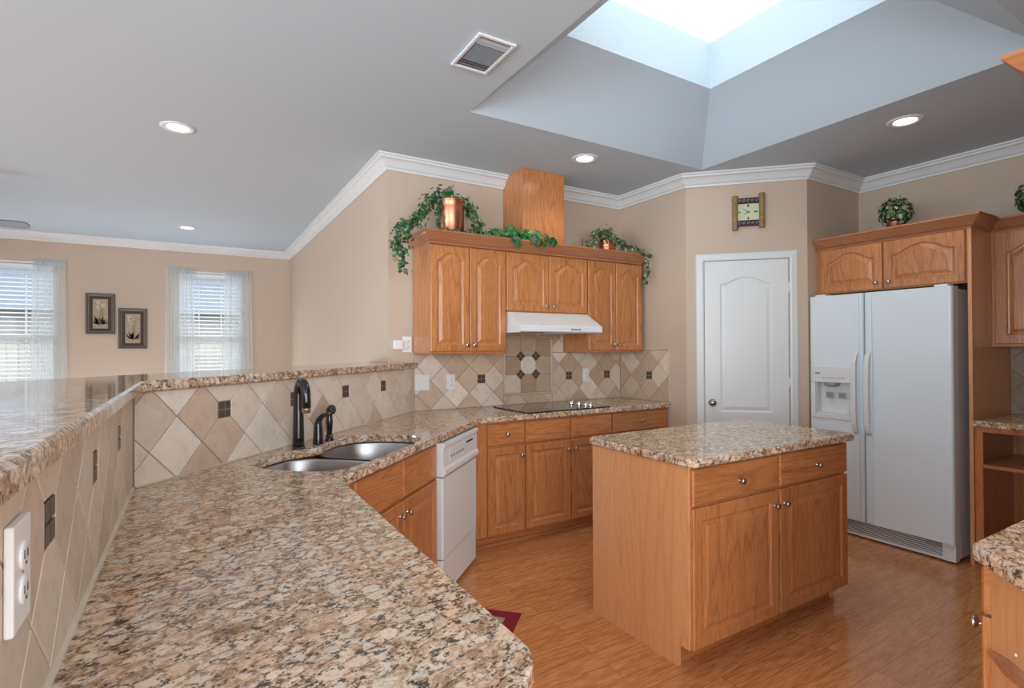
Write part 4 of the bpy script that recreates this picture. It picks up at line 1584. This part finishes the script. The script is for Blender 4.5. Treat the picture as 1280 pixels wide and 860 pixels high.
# ------------------------------------------------------------------ living-room windows, blinds, sheers
for i, (wx0, wx1, wz0, wz1) in enumerate((W1, W2)):
    m = MB()
    fy0, fy1 = YF + .055, YF + .095
    f = .045
    m.box(wx0, fy0, wz0, wx0 + f, fy1, wz1).box(wx1 - f, fy0, wz0, wx1, fy1, wz1).box(wx0 + f, fy0, wz0, wx1 - f, fy1, wz0 + f).box(wx0 + f, fy0, wz1 - f, wx1 - f, fy1, wz1)
    zm = (wz0 + wz1) / 2
    m.box(wx0 + f, fy0, zm - .022, wx1 - f, fy1, zm + .022)
    for q in (1, 2):
        xm = wx0 + (wx1 - wx0) * q / 3
        m.box(xm - .009, fy0 + .012, wz0 + f, xm + .009, fy1 - .012, wz1 - f)
    wo = struct(m, 'window_%d' % (i + 1), trim_m, ('living room window at the left edge behind sheers', 'living room window right of the two pictures')[i])
    MB().box(wx0 + f, YF + .072, wz0 + f, wx1 - f, YF + .077, wz1 - f).build('pane', glass_m, wo)
    m = MB().box(wx0 - .03, YF - .03, wz0 - .03, wx1 + .03, YF + .05, wz0)
    m.build('window_sill', trim_m, wo)
    # blind
    t = thing('window_blind', ('white horizontal slat blind in the window at the left edge', 'white horizontal slat blind in the window right of the two pictures')[i], 'blind', ((wx0 + wx1) / 2, YF + .027, wz0 + .02), 0, 'window blinds')
    hw = (wx1 - wx0) / 2 - .012
    zt = wz1 - wz0 - .02
    MB().box(-hw, -.026, zt - .05, hw, .026, zt - .002, 0, .003).build('head_rail', slat_m, t)
    nsl = 32
    pitch = (zt - .10) / (nsl - 1)
    for k in range(nsl):
        z = .025 + k * pitch
        sm = MB()
        tilt = .0085
        sm.loops([[(x, -.022, z - tilt), (x, 0, z + .002), (x, .022, z + tilt), (x, .022, z + tilt + .002), (x, 0, z + .004), (x, -.022, z - tilt + .002)] for x in (-hw + .004, hw - .004)], 0, True, True)
        sm.build('slat', slat_m, t)
    MB().box(-hw + .004, -.014, 0, hw - .004, .014, .014, 0, .002).build('bottom_rail', slat_m, t)
    for x in (-hw * .62, hw * .62):
        MB().box(x - .002, -.024, .01, x + .002, -.0232, zt - .05).build('ladder_cord', greyp_m, t)


def sheer_panel(label, x0, x1, z0, z1, seed, flare=.04, inner=1):
    t = thing('sheer_curtain', label, 'curtain', ((x0 + x1) / 2, YF - .05, z0), 0, 'sheer curtains')
    r = random.Random(seed)
    N, M = 90, 14
    ph = [r.uniform(0, 6.28) for _ in range(4)]
    L = []
    for j in range(M + 1):
        v = j / M
        z = (z1 - z0) * v
        row = []
        for i in range(N + 1):
            u = i / N
            x = (x0 - (x0 + x1) / 2) + (x1 - x0) * u
            x += (u - .5) * 2 * flare * (1 - v) * 0.5
            amp = .009 + .016 * (1 - v)
            y = amp * (math.sin(u * 40 + ph[0] + .6 * math.sin(v * 2)) * .6 + math.sin(u * 23 + ph[1]) * .5 + .4 * math.sin(u * 67 + ph[2]))
            row.append((x, y, z))
        L.append(row)
    m = MB()
    m.loops(L, 0, False, False, True, closed=False)
    c = m.build('fabric', sheer_m, t)
    # gathered heading
    L = []
    for j in range(3):
        z = (z1 - z0) - .045 + j * .04
        L.append([((x0 - x1) / 2 + (x1 - x0) * i / N, -.004 + .010 * math.sin(i * 1.9 + ph[3]), z + .004 * math.sin(i * 2.3)) for i in range(N + 1)])
    MB().loops(L, 0, False, False, True, closed=False).build('heading', sheer_m, t)
    return t


for i, (a, b2) in enumerate(((-2.42, -1.33), (-0.31, 0.70))):
    t = thing('curtain_rod', ('slim white curtain rod over the window at the left edge', 'slim white curtain rod over the window right of the pictures')[i], 'curtain rod', ((a + b2) / 2, YF - .05, 2.425))
    MB().box((a - b2) / 2, .028, -.012, (b2 - a) / 2, .034, .012, 0, .002).build('rod', trim_m, t)
    for sx in (a, b2):
        MB().box(sx - (a + b2) / 2 - .004, .034, -.012, sx - (a + b2) / 2 + .004, .0495, .012).build('bracket', trim_m, t)
sheer_panel('sheer white curtain on the right side of the window at the left edge', -1.63, -1.33, .62, 2.44, 1, .06)
sheer_panel('sheer white curtain on the far left of the window at the left edge', -2.42, -2.12, .62, 2.44, 2, .06)
sheer_panel('sheer white curtain on the left of the window beside the pictures', -.305, 0.01, .62, 2.44, 3, .05)
sheer_panel('sheer white curtain on the right of the window nearest the kitchen', .37, .70, .62, 2.44, 4, .06)

# ------------------------------------------------------------------ pictures


def picture(label, x0, x1, z0, z1, seed):
    t = thing('framed_picture', label, 'picture', ((x0 + x1) / 2, YF - .001, (z0 + z1) / 2), 0, 'framed flower prints')
    hw, hh = (x1 - x0) / 2, (z1 - z0) / 2

    def ring(e, y):
        return [(-hw + e, y, -hh + e), (hw - e, y, -hh + e), (hw - e, y, hh - e), (-hw + e, y, hh - e)]
    MB().loops([ring(0, 0), ring(0, -.022), ring(.006, -.028), ring(.018, -.026), ring(.026, -.018)]).build('frame', fr_m, t)
    MB().loops([ring(.026, -.018), ring(.03, -.021), ring(.036, -.012)]).build('fillet', fr2_m, t)
    MB().add(ring(.034, -.012), [(0, 1, 2, 3)]).build('mat_board', mat_m, t)
    e = .072
    MB().add(ring(e, -.0128), [(0, 1, 2, 3)]).build('print', print_m, t)
    r = random.Random(seed)
    m = MB()
    w, h = hw - e, hh - e
    for k in range(3):
        cx, cz = r.uniform(-.04, .05) * (w / .08), h * (.4 + .18 * k)
        for j in range(6):
            a = j * math.pi / 3 + r.random()
            p = [(cx, cz), (cx + .02 * math.cos(a - .4), cz + .02 * math.sin(a - .4)), (cx + .034 * math.cos(a), cz + .034 * math.sin(a)), (cx + .02 * math.cos(a + .4), cz + .02 * math.sin(a + .4))]
            m.add([(max(-w, min(w, x)), -.0134, min(h, z)) for x, z in p], [(0, 1, 2, 3)])
    m.build('painted_flowers', petal_m, t)
    m = MB()
    for j in range(13):
        a = math.pi * (.12 + .76 * j / 12) + r.uniform(-.1, .1)
        L = r.uniform(.07, .15)
        bx_, bz = r.uniform(-.02, .02), -h * .75
        tx, tz = bx_ + L * math.cos(a), bz + L * math.sin(a)
        px, pz = -math.sin(a) * .012, math.cos(a) * .012
        mx, mz = (bx_ + tx) / 2, (bz + tz) / 2
        p = [(bx_, bz), (mx + px, mz + pz), (tx, tz), (mx - px, mz - pz)]
        m.add([(max(-w, min(w, x)), -.0132, max(-h, z)) for x, z in p], [(0, 1, 2, 3)])
    for k in range(3):
        m.add([(-.002 + .012 * k, -.0131, -h * .7), (.002 + .012 * k, -.0131, -h * .7), (.004 + .01 * k, -.0131, h * .6), (.001 + .01 * k, -.0131, h * .6)], [(0, 1, 2, 3)])
    m.build('painted_leaves', paintleaf_m, t)


picture('dark framed flower print, the higher one on the left of the pair', -1.144, -.849, 1.578, 2.09, 4)
picture('dark framed flower print, the lower one on the right of the pair', -.816, -.514, 1.394, 1.913, 8)

# ------------------------------------------------------------------ ceiling fan (one blade reaches into view)
t = thing('ceiling_fan', 'grey bladed ceiling fan whose blade tip shows at the left edge', 'ceiling fan', (-1.96, 6.05, H))
MB().lathe([(0, 0), (.07, 0), (.065, -.04), (.02, -.06), (.014, -.07), (.014, -.2), (0, -.2)], (0, 0, -.001), 'z', 24).build('down_rod', fanblade_m, t)
MB().lathe([(0, -.2), (.05, -.2), (.11, -.23), (.12, -.30), (.10, -.34), (.06, -.37), (0, -.375)], (0, 0, 0), 'z', 28).build('motor', fanblade_m, t)
for k in range(5):
    a = math.radians(-3 + 72 * k)
    m = MB()
    out = [(.10, -.02), (.2, -.03), (.28, -.065), (.70, -.075), (.75, -.06), (.765, 0), (.75, .06), (.70, .075), (.28, .065), (.2, .03), (.10, .02)]
    L = []
    for dz in (0, .008):
        L.append([(x * math.cos(a) - y * math.sin(a), x * math.sin(a) + y * math.cos(a), -.345 + dz - y * .2) for x, y in out])
    m.loops(L, 0, True, True)
    m.build('blade', fanblade_m, t)

# ------------------------------------------------------------------ rug in front of the sink
t = thing('floor_mat', 'small red bordered mat on the wood floor in front of the sink', 'mat', st(2.25, .83) + (0,), math.radians(45))
ax, by = .45, .2
MB().prism([(-ax, -by), (ax, -by), (ax, by), (-ax, by)], .0005, .007, ease=.002).build('border', red_m, t)
MB().prism([(-ax + .07, -by + .07), (ax - .07, -by + .07), (ax - .07, by - .07), (-ax + .07, by - .07)], .0072, .0085).build('field', beige_m, t)

# ------------------------------------------------------------------ plants


def leaf(m, c, nrm, size, spin, rr):
    n = Vector(nrm).normalized()
    a = n.cross(Vector((0, 0, 1)))
    if a.length < .1:
        a = Vector((1, 0, 0))
    a.normalize()
    b = n.cross(a)
    ca, sa = math.cos(spin), math.sin(spin)
    u, v = a * ca + b * sa, b * ca - a * sa
    out = [(0, -.55), (.42, -.5), (.32, -.12), (.5, .2), (.2, .22), (0, .62), (-.2, .22), (-.5, .2), (-.32, -.12), (-.42, -.5)]
    c = Vector(c)
    vs = [c + n * size * .1] + [c + (u * x + v * y) * size - n * size * abs(x) * rr for x, y in out]
    m.add(vs, [(0, i + 1, (i + 1) % 10 + 1) for i in range(10)])


def vine_leaves(m, path, count, spread, size, r, sizevar=.3):
    P_ = [Vector(p) for p in path]
    seg = [(P_[i + 1] - P_[i]).length for i in range(len(P_) - 1)]
    tot = sum(seg)
    for _ in range(count):
        d = r.random() * tot
        i = 0
        while d > seg[i] and i < len(seg) - 1:
            d -= seg[i]
            i += 1
        p = P_[i].lerp(P_[i + 1], d / seg[i])
        off = Vector((r.gauss(0, 1), r.gauss(0, 1), r.gauss(0, 1))) * spread * .55
        leaf(m, p + off, off + Vector((r.uniform(-.4, .4), -1.0, .5)) * .03, size * r.uniform(1 - sizevar, 1 + sizevar), r.uniform(0, 6.28), r.uniform(.1, .4))


def smooth_path(pts, n=5):
    out = []
    P_ = [Vector(p) for p in pts]
    for i in range(len(P_) - 1):
        p0, p1, p2, p3 = P_[max(i - 1, 0)], P_[i], P_[i + 1], P_[min(i + 2, len(P_) - 1)]
        for k in range(n):
            t_ = k / n
            out.append(.5 * ((2 * p1) + (p2 - p0) * t_ + (2 * p0 - 5 * p1 + 4 * p2 - p3) * t_ ** 2 + (3 * p1 - p0 - 3 * p2 + p3) * t_ ** 3))
    out.append(P_[-1])
    return out


# big ivy in the tall copper pot at the left end
bx_, by_ = 1.60, 3.52
t = thing('ivy_plant', 'trailing ivy in a tall copper pot at the left end of the cooktop cabinets', 'plant', (bx_, by_, ZTOP), 0, 'ivy plants')
pt = MB().lathe([(0, 0), (.088, 0), (.094, .006), (.096, .20), (.099, .245), (.103, .25), (.099, .255), (.092, .25), (.09, .21), (0, .21)], (0, 0, .001), 'z', 32).build('pot', copper_m, t)
MB().tube([(-.096, -.02, .16), (-.125, -.03, .165), (-.125, -.03, .145), (-.096, -.02, .14)], .006, 8).build('pot_handle', brass_m, pt)
r = random.Random(21)
vines = [[(0, 0, .22), (-.03, -.02, .30), (-.10, -.03, .29), (-.19, -.04, .22), (-.25, -.06, .12), (-.32, -.10, .05), (-.37, -.12, -.02), (-.40, -.1, -.12), (-.40, -.09, -.21), (-.375, -.09, -.30)],
         [(-.02, 0, .25), (-.10, .02, .26), (-.20, .02, .17), (-.29, 0, .08), (-.38, -.05, .03), (-.43, -.08, -.07), (-.42, -.08, -.16)],
         [(0, -.02, .24), (.07, -.05, .26), (.14, -.05, .22), (.18, -.06, .14), (.20, -.08, .06), (.17, -.09, .02)],
         [(.02, 0, .24), (.11, .02, .25), (.17, .02, .18), (.20, 0, .08), (.16, -.05, .03)],
         [(-.07, -.04, .22), (-.13, -.06, .14), (-.13, -.07, .03)],
         [(-.10, -.10, .02), (0, -.11, .015), (.10, -.11, .02)],
         [(0, 0, .25), (-.01, -.02, .34)]]
vines = [smooth_path(v) for v in vines]
m = MB()
for v in vines:
    m.tube(v, .0022, 5)
m.build('stems', stem_m, t)
m = MB()
for v, c, s_ in zip(vines, (240, 170, 120, 90, 30, 26, 36), (.045, .04, .035, .04, .018, .012, .03)):
    vine_leaves(m, v, c, s_, .028, r)
tag(m.build('foliage', ivy_m, t), None, None, None, 'stuff')

# large leafed ivy garland lying over the crown in the middle
t = thing('ivy_garland', 'bright large leaved ivy spray lying over the crown moulding left of the vent chase', 'plant', (2.1, 3.44, ZTOP))
vines = [[(-.24, .03, .03), (-.15, .0, .05), (-.02, -.04, .05), (.08, -.06, .03), (.20, -.08, .015), (.30, -.10, -.005)],
         [(-.08, .02, .07), (.04, -.02, .06), (.16, -.05, .045)], [(-.08, -.05, .03), (-.02, -.085, -.02)], [(.12, -.08, .02), (.17, -.095, -.03)]]
vines = [smooth_path(v) for v in vines]
m = MB()
for v in vines:
    m.tube(v, .003, 5)
m.build('stems', stem_m, t)
m = MB()
r = random.Random(4)
for v, c in zip(vines, (44, 26, 10, 8)):
    vine_leaves(m, v, c, .032, .058, r)
tag(m.build('foliage', ivy2_m, t), None, None, None, 'stuff')

# small copper pot ivy at the right end
t = thing('ivy_plant', 'low ivy in a small copper pot trailing off the right end of the cooktop cabinets', 'plant', (3.0, 3.44, ZTOP), 0, 'ivy plants')
MB().lathe([(0, 0), (.062, 0), (.066, .006), (.066, .02), (.068, .024), (.066, .028), (.067, .045), (.069, .049), (.067, .053), (.069, .085), (.072, .09), (.064, .09), (.06, .07), (0, .07)], (0, 0, .001), 'z', 28).build('pot', copper_m, t)
r = random.Random(33)
vines = [[(0, 0, .07), (-.06, -.02, .13), (-.13, -.03, .10), (-.2, -.04, .04)], [(0, 0, .08), (.02, 0, .16), (.08, -.02, .13)], [(0, -.02, .08), (.1, -.03, .12), (.18, -.03, .07), (.26, -.04, .05), (.34, -.06, .02), (.37, -.115, -.03), (.365, -.12, -.12), (.355, -.115, -.20), (.335, -.11, -.26)],
         [(.05, -.03, .09), (.12, -.05, .05), (.2, -.05, .04)], [(-.04, 0, .1), (-.1, .02, .15), (-.03, .02, .17), (.05, .02, .16)], [(-.05, -.05, .08), (0, -.07, .105), (.05, -.06, .1)]]
vines = [smooth_path(v) for v in vines]
m = MB()
for v in vines:
    m.tube(v, .002, 5)
m.tube([(-.26, .0, .0), (-.262, 0, .04), (-.255, 0, .085)], [.004, .005, .003], 6)
m.build('stems', stem_m, t)
m = MB()
for v, c, s_ in zip(vines, (80, 60, 125, 50, 90, 30), (.04, .035, .022, .03, .04, .02)):
    vine_leaves(m, v, c, s_, .029, r)
tag(m.build('foliage', ivy3_m, t), None, None, None, 'stuff')


def bush(label, loc, seed, n=330, rad=.115):
    t = thing('potted_plant', label, 'plant', loc, 0, 'bushy potted plants')
    MB().lathe([(0, 0), (.042, 0), (.046, .005), (.05, .06), (.054, .066), (.049, .066), (.045, .052), (0, .052)], (0, 0, .001), 'z', 24).build('pot', copper_m, t)
    r = random.Random(seed)
    m = MB()
    st_ = MB()
    for k in range(16):
        a = r.uniform(0, 6.28)
        e = Vector((math.cos(a) * r.uniform(.03, .10), math.sin(a) * r.uniform(.03, .1), r.uniform(.14, .25)))
        st_.tube([(0, 0, .06), (e.x * .3, e.y * .3, .12), tuple(e)], .002, 5)
    st_.build('stems', stem_m, t)
    for k in range(n):
        d = Vector((r.gauss(0, 1), r.gauss(0, 1), r.gauss(0, 1))).normalized() * (r.random() ** .35)
        p = Vector((d.x * rad, d.y * rad, .14 + d.z * rad * .95))
        if p.z < .075 and math.hypot(p.x, p.y) < .060:
            continue
        p.z = max(p.z, .02)
        leaf(m, p, d + Vector((0, 0, .3)), .034 * r.uniform(.7, 1.2), r.uniform(0, 6.28), .25)
    tag(m.build('foliage', ivy3_m, t), None, None, None, 'stuff')


bush('bushy variegated plant in a small copper pot on the cabinet above the refrigerator', (4.34, 1.855, 2.2125), 5)
bush('bushy plant at the right edge on top of the upper cabinet', (4.66, 1.19, 2.2125), 6, 330, .12)

# ------------------------------------------------------------------ outside the living-room windows
struct(MB().box(-14, 8.6, -.25, 12, 30, -.2), 'trim_2', lawn_m, 'winter lawn outside')
t = thing('privacy_fence', 'pale board fence seen through the blinds outside', 'fence', (-1, 15.0, -.2))
m = MB()
for i in range(96):
    m.box(-9 + i * .19, 0, 0, -9 + i * .19 + .175, .02, 1.75)
m.build('boards', fence_m, t)
MB().box(-9, .02, .4, 9, .06, .49).box(-9, .02, 1.3, 9, .06, 1.39).build('rails', fence_m, t)
t = thing('neighbor_house', 'grey roofed neighbor house seen through the blinds outside', 'house', (-3, 20, -.2))
MB().box(-7, 0, 0, 9, 6, 2.7).build('wall', brick_m, t)
m = MB()
m.loops([[(x, -.5, 2.7), (x, 3, 5.6), (x, 6.5, 2.7)] for x in (-7.4, 9.4)], 0, True, True)
m.build('roof', roof_m, t)
